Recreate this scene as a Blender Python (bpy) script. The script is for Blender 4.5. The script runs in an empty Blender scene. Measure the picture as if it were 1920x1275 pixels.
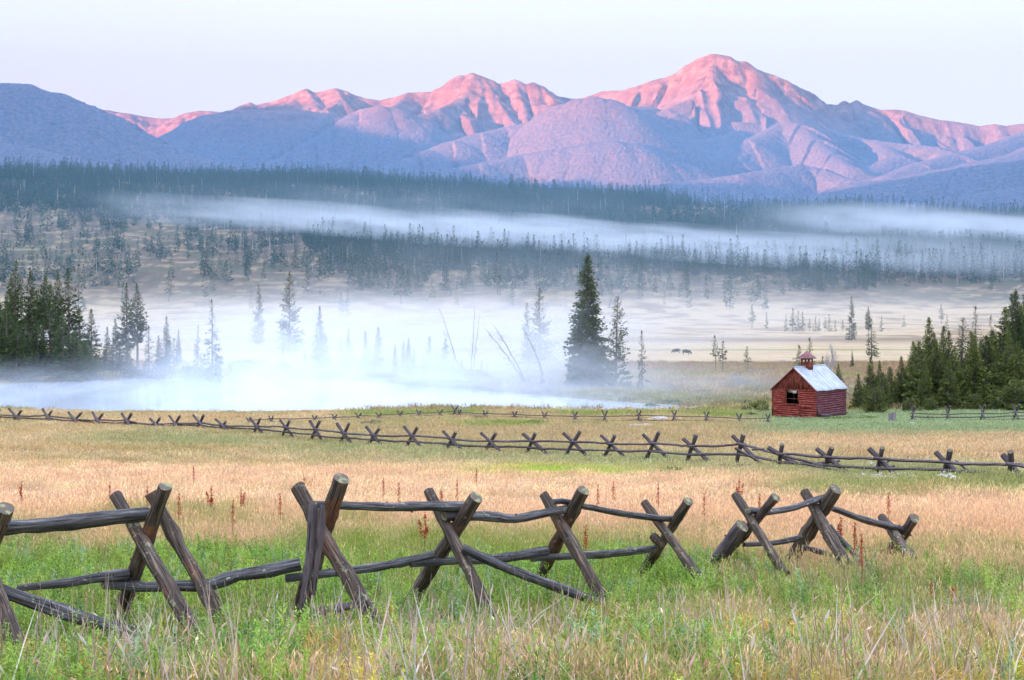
import bpy, math, random
import numpy as np
from mathutils import Vector, Matrix
R = math.radians
rng = np.random.default_rng(7)
random.seed(7)
F = 2667.0      # focal length of the photograph in its own pixels
HY = 560.0      # row of the horizon
SC = bpy.context.scene
COL = SC.collection

def at(px, py, Y):
    return Vector(((px - 960.0) / F * Y, Y, (HY - py) / F * Y))

# ------------------------------------------------------------------ tagging
def tag(o, label=None, cat=None, group=None, kind=None):
    if label: o['label'] = label
    if cat: o['category'] = cat
    if group: o['group'] = group
    if kind: o['kind'] = kind
    return o

def empty(name, loc, rz=0.0):
    o = bpy.data.objects.new(name, None)
    o.empty_display_size = 0.2
    COL.objects.link(o)
    o.location = loc
    o.rotation_euler = (0, 0, rz)
    return o

def mesh_np(name, verts, faces_list, mats=(), mat_idx=None, smooth=False, uv=None, attrs=None):
    """faces_list: list of int arrays (n,3) / (n,4)"""
    me = bpy.data.meshes.new(name)
    verts = np.asarray(verts, np.float32)
    me.vertices.add(len(verts))
    me.vertices.foreach_set('co', verts.ravel())
    loops = []; starts = []; totals = []; off = 0
    for f in faces_list:
        f = np.asarray(f, np.int32)
        if len(f) == 0: continue
        k = f.shape[1]
        loops.append(f.ravel())
        starts.append(off + np.arange(len(f), dtype=np.int32) * k)
        totals.append(np.full(len(f), k, np.int32))
        off += f.size
    loops = np.concatenate(loops); starts = np.concatenate(starts); totals = np.concatenate(totals)
    me.loops.add(len(loops)); me.loops.foreach_set('vertex_index', loops)
    me.polygons.add(len(starts))
    me.polygons.foreach_set('loop_start', starts)
    me.polygons.foreach_set('loop_total', totals)
    if smooth: me.polygons.foreach_set('use_smooth', np.ones(len(starts), bool))
    for m in mats: me.materials.append(m)
    if mat_idx is not None: me.polygons.foreach_set('material_index', np.asarray(mat_idx, np.int32))
    me.update(calc_edges=True)
    if uv is not None:
        l = me.uv_layers.new(name='UVMap')
        uvv = np.asarray(uv, np.float32)[loops]
        l.data.foreach_set('uv', uvv.ravel())
    if attrs:
        for k, (typ, data) in attrs.items():
            a = me.attributes.new(k, typ, 'POINT')
            data = np.asarray(data, np.float32)
            key = 'value' if typ == 'FLOAT' else ('color' if typ == 'FLOAT_COLOR' else 'vector')
            a.data.foreach_set(key, data.ravel())
    return me

def add_obj(name, me, parent=None):
    o = bpy.data.objects.new(name, me)
    COL.objects.link(o)
    if parent: o.parent = parent
    return o

class MB:
    """collects shapes into one mesh"""
    def __init__(s):
        s.v = []; s.q = []; s.t = []; s.uv = []; s.n = 0; s.qm = []; s.tm = []
    def add(s, v, q=None, t=None, uv=None, m=0):
        v = np.asarray(v, float)
        if q is not None and len(q):
            s.q.append(np.asarray(q) + s.n); s.qm.append(np.full(len(q), m))
        if t is not None and len(t):
            s.t.append(np.asarray(t) + s.n); s.tm.append(np.full(len(t), m))
        s.v.append(v); s.uv.append(np.zeros((len(v), 2)) if uv is None else np.asarray(uv, float))
        s.n += len(v)
    def box(s, c, d, rot=None, m=0, jit=0.0):
        c = np.array(c, float); d = np.array(d, float) / 2
        P = np.array([[x, y, z] for z in (-1, 1) for y in (-1, 1) for x in (-1, 1)], float) * d
        if jit: P += rng.normal(0, jit, P.shape)
        if rot is not None: P = P @ np.array(rot).T
        s.add(P + c, q=[(0, 2, 3, 1), (4, 5, 7, 6), (0, 1, 5, 4), (2, 6, 7, 3), (0, 4, 6, 2), (1, 3, 7, 5)], m=m,
              uv=np.stack([P[:, 0] + P[:, 1] + c[0], P[:, 2] + c[2]], 1))
    def tube(s, pts, rad, seg=8, m=0, cap=None, rough=0.0, seed=0, flat=0.0):
        pts = np.asarray(pts, float); rad = np.asarray(rad, float) * np.ones(len(pts))
        n = len(pts)
        T = np.gradient(pts, axis=0); T /= np.linalg.norm(T, axis=1)[:, None] + 1e-9
        up = np.array([0, 0, 1.0]) if abs(T[0, 2]) < .9 else np.array([1.0, 0, 0])
        V = []; UV = []; L = 0
        a = np.arange(seg + 1) / seg * 2 * math.pi
        rs = np.random.default_rng(seed)
        lob = 1 + rough * (np.sin(a * 2 + rs.uniform(0, 6)) * .6 + np.sin(a * 3 + rs.uniform(0, 6)) * .5)
        for i in range(n):
            A = np.cross(T[i], up); A /= np.linalg.norm(A) + 1e-9
            B = np.cross(A, T[i])
            rr = rad[i] * lob * (1 + rough * .35 * rs.normal(size=seg + 1)) if rough else rad[i] * np.ones(seg + 1)
            rr[-1] = rr[0]
            V.append(pts[i] + (np.cos(a) * rr)[:, None] * A + (np.sin(a) * rr)[:, None] * B)
            if i: L += np.linalg.norm(pts[i] - pts[i - 1])
            UV.append(np.stack([a / 6.2832 * rad.mean() * 6.28, np.full(seg + 1, L)], 1))
        V = np.concatenate(V); UV = np.concatenate(UV)
        k = seg + 1
        i0 = (np.arange(n - 1)[:, None] * k + np.arange(seg)[None, :]).ravel()
        q = np.stack([i0, i0 + 1, i0 + 1 + k, i0 + k], 1)
        s.add(V, q=q, uv=UV, m=m)
        if cap is not None:
            for e, idx in ((0, 0), (1, n - 1)):
                ring = V[idx * k: idx * k + seg]
                c = pts[idx] + T[idx] * (rad[idx] * .06 * (-1 if e == 0 else 1))
                tv = np.vstack([ring, c])
                j = np.arange(seg)
                tt = np.stack([j, (j + 1) % seg, np.full(seg, seg)], 1)
                if e == 0: tt = tt[:, ::-1]
                aa = j / seg * 2 * math.pi
                uvc = np.vstack([np.stack([np.cos(aa), np.sin(aa)], 1), [[0, 0]]])
                s.add(tv, t=tt, uv=uvc, m=cap)
    def build(s, name, mats, parent=None, smooth=False):
        me = s.mesh(name, mats, smooth)
        return add_obj(name, me, parent)
    def mesh(s, name, mats, smooth=False):
        if not isinstance(mats, (list, tuple)): mats = [mats]
        fl = []; mi = []
        if s.q: fl.append(np.concatenate(s.q)); mi.append(np.concatenate(s.qm))
        if s.t: fl.append(np.concatenate(s.t)); mi.append(np.concatenate(s.tm))
        return mesh_np(name, np.concatenate(s.v), fl, mats, np.concatenate(mi), smooth, uv=np.concatenate(s.uv))

# ------------------------------------------------------------------ noise
def _hash(ix, iy, seed):
    h = (ix.astype(np.int64) * 374761393 + iy.astype(np.int64) * 668265263 + seed * 1442695041) & 0xffffffff
    h = ((h ^ (h >> 13)) * 1274126177) & 0xffffffff
    return ((h ^ (h >> 16)) & 0xffffff) / float(0xffffff)
def vnoise(x, y, seed=0):
    x = np.asarray(x, float); y = np.asarray(y, float)
    ix = np.floor(x); iy = np.floor(y); fx = x - ix; fy = y - iy
    fx = fx * fx * fx * (fx * (fx * 6 - 15) + 10); fy = fy * fy * fy * (fy * (fy * 6 - 15) + 10)
    a = _hash(ix, iy, seed); b = _hash(ix + 1, iy, seed); c = _hash(ix, iy + 1, seed); d = _hash(ix + 1, iy + 1, seed)
    return (a + (b - a) * fx + (c - a) * fy + (a - b - c + d) * fx * fy) * 2 - 1
def fbm(x, y, o=4, seed=0, gain=.5):
    s = 0; a = 1; t = 0
    for i in range(o):
        s = s + a * vnoise(x, y, seed + i * 17); t += a; a *= gain
        x = x * 2.03 + 11.7; y = y * 2.03 - 5.3
    return s / t
def sm(a, b, x):
    t = np.clip((x - a) / (b - a), 0, 1); return t * t * (3 - 2 * t)

# ------------------------------------------------------------------ materials
class N:
    """tiny node-tree helper"""
    def __init__(s, name, world=False):
        s.m = bpy.data.materials.new(name); s.m.use_nodes = True
        s.t = s.m.node_tree; s.t.nodes.clear()
        s.out = s.t.nodes.new('ShaderNodeOutputMaterial')
    def n(s, typ, ins=None, **kw):
        nd = s.t.nodes.new(typ)
        for k, v in kw.items(): setattr(nd, k, v)
        for k, v in (ins or {}).items():
            if isinstance(v, bpy.types.NodeSocket): s.t.links.new(v, nd.inputs[k])
            else: nd.inputs[k].default_value = v
        return nd
    def math(s, op, a, b=None, c=None, clamp=False):
        nd = s.t.nodes.new('ShaderNodeMath'); nd.operation = op; nd.use_clamp = clamp
        for i, v in enumerate((a, b, c)):
            if v is None: continue
            if isinstance(v, bpy.types.NodeSocket): s.t.links.new(v, nd.inputs[i])
            else: nd.inputs[i].default_value = v
        return nd.outputs[0]
    def mix(s, f, a, b, blend='MIX'):
        nd = s.t.nodes.new('ShaderNodeMix'); nd.data_type = 'RGBA'; nd.blend_type = blend
        for i, v in ((0, f), (6, a), (7, b)):
            if isinstance(v, bpy.types.NodeSocket): s.t.links.new(v, nd.inputs[i])
            else: nd.inputs[i].default_value = v if not isinstance(v, tuple) or len(v) == 4 else (*v, 1)
        return nd.outputs[2]
    def ramp(s, f, stops, interp='LINEAR'):
        nd = s.t.nodes.new('ShaderNodeValToRGB'); cr = nd.color_ramp; cr.interpolation = interp
        while len(cr.elements) > 1: cr.elements.remove(cr.elements[-1])
        for i, (p, c) in enumerate(stops):
            e = cr.elements[0] if i == 0 else cr.elements.new(p)
            e.position = p
            e.color = (*c, 1) if len(c) == 3 else c
        if isinstance(f, bpy.types.NodeSocket): s.t.links.new(f, nd.inputs[0])
        return nd.outputs[0]
    def noise(s, vec, scale, detail=4, rough=.55, dist=0, out=0):
        nd = s.n('ShaderNodeTexNoise', {'Scale': scale, 'Detail': detail, 'Roughness': rough, 'Distortion': dist})
        if vec is not None: s.t.links.new(vec, nd.inputs['Vector'])
        return nd.outputs[out]
    def mapping(s, vec, scale=(1, 1, 1), loc=(0, 0, 0), rot=(0, 0, 0)):
        nd = s.n('ShaderNodeMapping', {'Scale': scale, 'Location': loc, 'Rotation': rot})
        s.t.links.new(vec, nd.inputs['Vector']); return nd.outputs[0]
    def pos(s): return s.n('ShaderNodeNewGeometry').outputs['Position']
    def coord(s, k='Object'): return s.n('ShaderNodeTexCoord').outputs[k]
    def rand(s): return s.n('ShaderNodeObjectInfo').outputs['Random']
    def attr(s, name, typ='GEOMETRY', out='Color'):
        nd = s.n('ShaderNodeAttribute', attribute_name=name, attribute_type=typ); return nd.outputs[out]
    def bump(s, h, strength=.5, dist=.02):
        return s.n('ShaderNodeBump', {'Height': h, 'Strength': strength, 'Distance': dist}).outputs[0]
    def finish(s, col, rough=.9, normal=None, spec=.2, metal=0.0, transl=0.0):
        ins = {'Base Color': col if not isinstance(col, tuple) else (*col[:3], 1), 'Roughness': rough, 'Metallic': metal, 'Specular IOR Level': spec}
        b = s.n('ShaderNodeBsdfPrincipled', ins)
        if normal is not None: s.t.links.new(normal, b.inputs['Normal'])
        o = b.outputs[0]
        if transl:
            tr = s.n('ShaderNodeBsdfTranslucent', {'Color': col if not isinstance(col, tuple) else (*col[:3], 1)})
            mx = s.n('ShaderNodeMixShader', {0: transl}); s.t.links.new(o, mx.inputs[1]); s.t.links.new(tr.outputs[0], mx.inputs[2])
            o = mx.outputs[0]
        s.t.links.new(o, s.out.inputs['Surface'])
        return s.m
# ------------------------------------------------------------------ near ground and valley
GP = np.array([-500., 0, 590, 1150, 1500, 1900, 2500])
GR = [  # Y, z at each column
 (0,    [-1.7]*7), (5, [-2.2]*7), (10, [-2.93]*7), (14, [-3.53]*7), (20, [-4.0]*7), (25, [-4.36]*7),
 (40,   [-5.6, -5.6, -5.6, -5.6, -5.5, -5.4, -5.4]),
 (55,   [-6.6, -6.7, -6.9, -6.9, -6.9, -7.15, -7.2]),
 (65,   [-7.2, -7.3, -7.6, -7.7, -7.7, -7.7, -7.7]),
 (80,   [-8.0, -8.1, -8.5, -8.85, -8.3, -8.3, -8.3]),
 (91,   [-8.4, -8.5, -9.15, -9.2, -8.8, -8.8, -8.8]),
 (105,  [-9.0, -9.1, -9.45, -9.45, -9.3, -9.2, -9.2]),
 (116,  [-9.5, -9.55, -9.65, -9.65, -9.7, -9.6, -9.6]),
 (126,  [-9.8]*5 + [-9.75, -9.75]),
 (140,  [-9.8]*7), (178, [-9.75]*7),
 (210,  [-10.4, -10.4, -10.6, -10.9, -11.0, -10.4, -10.4]),
 (280,  [-12.3]*7), (340, [-13.0]*7), (460, [-14.2]*7), (800, [-15.0]*7), (950, [-10.0]*7),
 (1150, [12, 11, 11, 11, 8, 6, 6]),
 (1250, [28, 28, 28, 25, 22, 20, 20]),
 (1450, [64, 62, 60, 52, 44, 41, 41]),
 (1700, [112, 108, 104, 90, 76, 72, 72]),
 (1950, [168, 163, 156, 132, 116, 107, 104]),
 (2060, [172, 167, 160, 136, 119, 110, 106]),
 (2300, [130, 126, 120, 100, 85, 78, 78]),
 (2700, [50]*7)]
GY = np.array([g[0] for g in GR], float); GZ = np.array([g[1] for g in GR])
def _hermite(yq):
    """monotone cubic along Y for every column -> (n,7)"""
    h = np.diff(GY); d = np.diff(GZ, axis=0) / h[:, None]
    m = np.zeros_like(GZ)
    m[1:-1] = np.where(d[:-1] * d[1:] > 0, 2 * d[:-1] * d[1:] / (d[:-1] + d[1:] + 1e-12), 0)
    m[0] = d[0]; m[-1] = d[-1]
    i = np.clip(np.searchsorted(GY, yq) - 1, 0, len(GY) - 2)
    t = ((yq - GY[i]) / h[i])[:, None]; hh = h[i][:, None]
    return ((2*t**3 - 3*t**2 + 1) * GZ[i] + (t**3 - 2*t**2 + t) * hh * m[i] + (-2*t**3 + 3*t**2) * GZ[i+1] + (t**3 - t**2) * hh * m[i+1])

POND_PX = [(-260, 772), (0, 768), (200, 775), (480, 776), (620, 772), (760, 765), (850, 765), (1000, 770), (1180, 771), (1290, 768), (1345, 764),
           (1290, 760), (1200, 756), (1100, 749), (1000, 741), (850, 729), (700, 716), (520, 707), (380, 704), (300, 711), (215, 708), (130, 713), (0, 722), (-260, 728)]
PZ = -10.0
POND = np.array([[(px - 960) / F * (F * -PZ / (py - HY)), F * -PZ / (py - HY)] for px, py in POND_PX])
def poly_sd(x, y, P):
    """signed distance to polygon, negative inside"""
    d = np.full(x.shape, 1e9); ins = np.zeros(x.shape, bool)
    n = len(P)
    for i in range(n):
        a = P[i]; b = P[(i + 1) % n]; e = b - a
        t = np.clip(((x - a[0]) * e[0] + (y - a[1]) * e[1]) / (e @ e), 0, 1)
        d = np.minimum(d, np.hypot(x - a[0] - t * e[0], y - a[1] - t * e[1]))
        c = (a[1] > y) != (b[1] > y)
        xi = a[0] + (y - a[1]) / (b[1] - a[1] + 1e-12) * e[0]
        ins ^= c & (x < xi)
    return np.where(ins, -d, d)

def ground_z(x, y):
    x = np.atleast_1d(np.asarray(x, float)); y = np.atleast_1d(np.asarray(y, float))
    ye = np.maximum(y, 0)
    px = 960 + x / np.maximum(ye, 14) * F
    px = np.clip(px, GP[0], GP[-1])
    H = _hermite(np.clip(ye, 0, 2700))
    j = np.clip(np.searchsorted(GP, px) - 1, 0, len(GP) - 2)
    u = (px - GP[j]) / (GP[j+1] - GP[j]); u = u * u * (3 - 2 * u) * .6 + u * .4
    r = np.arange(len(x))
    z = H[r, j] * (1 - u) + H[r, j+1] * u
    z = np.where(y < 0, -1.7 + y * 0.02, z)
    amp = np.interp(ye, [0, 10, 60, 200, 900, 1200, 2000], [.03, .05, .06, .1, .3, 4, 6])
    z = z + amp * fbm(x / 9, y / 9, 3, 3) * np.where(ye < 300, 1, 0) + amp * fbm(x / 90, y / 90, 4, 5) * np.where(ye >= 300, 1, 0) * sm(300, 420, ye)
    nearp = (ye > 100) & (ye < 230)
    if nearp.any():
        sd = poly_sd(x[nearp], y[nearp] , POND) + .5 * fbm(x[nearp] / 3, y[nearp] / 3, 2, 9)
        zz = z[nearp]
        low = PZ - .15 - .8 * sm(0, 4, -sd)
        w = sm(-.3, 2.2, sd)
        z[nearp] = np.where(sd < 2.2, low * (1 - w) + zz * w, zz)
    return z
def gz(x, y): return float(ground_z([x], [y])[0])

_ys = np.concatenate([np.linspace(4, 30, 400), np.linspace(30.1, 300, 900), np.linspace(301, 2050, 900)])
_cols = {}
def ground_Y(px, py, ymin=5):
    """distance at which the ground shows at this pixel (nearest hit)"""
    k = round(px / 4)
    if k not in _cols:
        z = ground_z((px - 960) / F * _ys, _ys); _cols[k] = HY - z / _ys * F
    r = _cols[k]
    ok = np.where((r <= py) & (_ys >= ymin))[0]
    return float(_ys[ok[0]]) if len(ok) else 2000.0
def on_ground(px, Y):
    x = (px - 960) / F * Y
    return Vector((x, Y, gz(x, Y)))

# colour zones of the near field, as real plant / soil colour
STRAW = np.array([.87, .61, .38]); PALE = np.array([.82, .62, .36]); OCHRE = np.array([.50, .33, .14]); GREEN = np.array([.29, .34, .09])
BRIGHT = np.array([.38, .50, .06]); MINT = np.array([.34, .42, .20]); DGREEN = np.array([.07, .15, .045]); BROWN = np.array([.24, .15, .09]); OLIVE = np.array([.40, .36, .12])
def zone(x, y):
    x = np.asarray(x, float); y = np.asarray(y, float)
    z = ground_z(x, y)
    py = HY - z / np.maximum(y, 1) * F; px = 960 + x / np.maximum(y, 1) * F
    n1 = fbm(x / 6, y / 6, 4, 21); n2 = fbm(x / 1.6, y / 1.6, 3, 33); n3 = fbm(x / 14, y / 20, 3, 44)
    pyn = py + n1 * np.interp(py, [780, 830, 900, 1100, 1300], [4, 10, 22, 60, 80])
    c = np.ones(x.shape + (3,)) * PALE
    def lay(w, col):
        nonlocal c
        w = np.clip(w, 0, 1)[..., None]; c = c * (1 - w) + col * w
    # foreground: straw passes into green, then into mixed dry growth
    lay(sm(880, 905, pyn), STRAW)
    lay(sm(.0, .5, n1 + .3 * n2) * sm(900, 940, py) * .6, PALE)
    lay(sm(960, 1010, pyn) * .5, OCHRE * .6 + PALE * .4)
    gw = sm(1000, 1085, pyn + np.interp(px, [0, 300, 700, 1200, 1500, 1920], [0, 30, 25, 0, -25, -45]) + 50 * n2)
    lay(gw * (.7 + .4 * sm(-.4, .4, n2)), GREEN)
    lay(gw * sm(.05, .35, n1 + .3) * .5, BRIGHT * .8)
    mixw = sm(1130, 1230, pyn + np.interp(px, [0, 500, 900, 1500, 1920], [-170, -150, -70, -5, 40]))
    lay(mixw * sm(-.25, .25, n2) * .85, PALE * .9)
    lay(mixw * sm(.1, .5, n1) * .5, OCHRE)
    # middle field
    mid = 1 - sm(868, 884, pyn)
    lay(mid, OLIVE * .3 + PALE * .62)
    band = np.exp(-((py - np.interp(px, [0, 500, 1000, 1400, 1920], [822, 832, 858, 880, 905])) / np.interp(px, [0, 300, 800, 1500], [13, 20, 24, 22])) ** 2)
    lay(band * sm(60, 240, px) * (.75 + .5 * n1), MINT * .55 + GREEN * .45)
    lay(sm(1350, 1550, px) * np.exp(-((py - 925) / 22) ** 2) * .8, GREEN * 1.1)
    lay(np.exp(-((py - 893) / 9) ** 2) * np.exp(-((px - 1050) / 150) ** 2) * .9, BRIGHT * 1.2)
    lay(np.exp(-((py - 848) / 4) ** 2) * np.exp(-((px - 180) / 170) ** 2) * .7, OLIVE)
    lay(mid * sm(.12, .4, n1) * .5, OCHRE * 1.15); lay(mid * sm(.12, .4, -n1) * .4, OLIVE * .9); lay(mid * sm(.15, .4, n2) * .35, STRAW)
    up = 1 - sm(826, 842, pyn)
    lay(up * sm(560, 760, px) * .6, OLIVE * .5 + STRAW * .4)
    lay(sm(805, 798, py) * sm(600, 700, px) * (1 - sm(1430, 1500, px)) * sm(-.1, .3, n1 + .2), GREEN * 1.15)
    lay(sm(1350, 1480, px) * (1 - sm(806, 822, pyn)) * .95, MINT)
    lay(sm(1350, 1500, px) * np.exp(-((py - 835) / 12) ** 2) * .8, STRAW * .7 + OLIVE * .3)
    # beyond the fences: shore and rough ground
    lay(sm(124, 128, y), OLIVE * .75)
    lay(sm(128, 140, y) * sm(-.1, .3, n3), BROWN * 1.1)
    rough = sm(172, 190, y) * (1 - sm(255, 300, y + 20 * n1))
    lay(sm(150, 175, y) * sm(900, 1150, px) * (1 - sm(255, 285, y)) , BROWN * .55 + STRAW * .33)
    lay(rough * .7, BROWN * .6 + STRAW * .3)
    lay(sm(270, 290, y), PALE * .95 + .03)
    lay(np.exp(-((y - 372) / 9) ** 2) * .8, GREEN)
    lay(np.exp(-((y - 500) / 40) ** 2) * .75, BROWN * .9)
    lay(sm(430, 520, y) * sm(.0, .35, n3) * .7, BROWN)
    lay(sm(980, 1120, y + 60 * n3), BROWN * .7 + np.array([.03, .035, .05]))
    lay(sm(980, 1120, y) * sm(.05, .3, fbm(x / 30, y / 14, 4, 71)) * .8, STRAW * .5)
    lay(sm(980, 1120, y) * sm(.05, .3, fbm(x / 60, y / 22, 4, 72)) * .7, DGREEN * .9)
    deb = fbm(x / 9, y / 16, 4, 73)
    lay(sm(1000, 1120, y) * sm(.0, .2, deb) * .75, np.array([.07, .075, .06])); lay(sm(1000, 1120, y) * sm(.22, .4, fbm(x / 14, y / 9, 3, 74)) * .8, PALE * .9)
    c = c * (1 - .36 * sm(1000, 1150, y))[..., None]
    return c, px, py

def build_ground():
    ys = np.concatenate([[-60, -30, -12, -4, 0, 2], np.geomspace(4, 100, 260)[:-1], np.linspace(100, 230, 180)[:-1], np.geomspace(230, 2700, 330)])
    pxs = np.concatenate([np.linspace(-900, -40, 60)[:-1], np.linspace(-40, 1960, 520), np.linspace(1960, 2820, 60)[1:]])
    X = (pxs[None, :] - 960) / F * np.maximum(ys[:, None], 40 + 0 * ys[:, None]); 
    X = np.where(ys[:, None] < 40, (pxs[None, :] - 960) / F * 40 * (.35 + .65 * np.clip(ys[:, None], 0, 40) / 40), X)
    Yg = np.repeat(ys[:, None], len(pxs), 1)
    x = X.ravel(); y = Yg.ravel()
    z = ground_z(x, y)
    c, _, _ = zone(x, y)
    w = len(pxs); i0 = (np.arange(len(ys) - 1)[:, None] * w + np.arange(w - 1)[None, :]).ravel()
    q = np.stack([i0, i0 + 1, i0 + w + 1, i0 + w], 1)
    m = N('ground_cover')
    p = m.pos()
    n = m.noise(p, 1.3, 6, .65); n2 = m.noise(p, .12, 5, .6)
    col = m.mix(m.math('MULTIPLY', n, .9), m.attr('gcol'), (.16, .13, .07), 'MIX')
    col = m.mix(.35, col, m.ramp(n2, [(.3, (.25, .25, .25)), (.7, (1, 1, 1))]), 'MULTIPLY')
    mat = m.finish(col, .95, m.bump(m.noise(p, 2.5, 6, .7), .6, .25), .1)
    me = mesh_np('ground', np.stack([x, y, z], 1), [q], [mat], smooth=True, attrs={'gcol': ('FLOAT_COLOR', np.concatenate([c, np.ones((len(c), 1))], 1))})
    tag(add_obj('ground', me), kind='structure')
build_ground()

def build_pond():
    P = POND
    mw = N('pond_water')
    p = mw.mapping(mw.pos(), (1, .35, 1))
    h = mw.noise(p, 1.2, 3, .6)
    mat = mw.finish((.55, .62, .68), .07, mw.bump(h, .25, .03), .5)
    xs = P[:, 0]; ysn = P[:, 1]
    v = [(xs.min() - 4, ysn.min() - 1.5, PZ), (xs.max() + 2, ysn.min() - 1.5, PZ), (xs.max() + 2, ysn.max() + 4, PZ), (xs.min() - 4, ysn.max() + 4, PZ)]
    # follow the shore polygon, a little wider so that it dips under the banks
    c = P.mean(0)
    ring = [(a[0] + (a[0] - c[0]) * .02, a[1] + (a[1] - c[1]) * .05, PZ) for a in P]
    bmv = np.array(ring)
    me = bpy.data.meshes.new('pond_water'); me.from_pydata([tuple(a) for a in bmv], [], [tuple(range(len(bmv)))]); me.materials.append(mat); me.update()
    tag(add_obj('pond_water', me), kind='structure')
build_pond()
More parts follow.
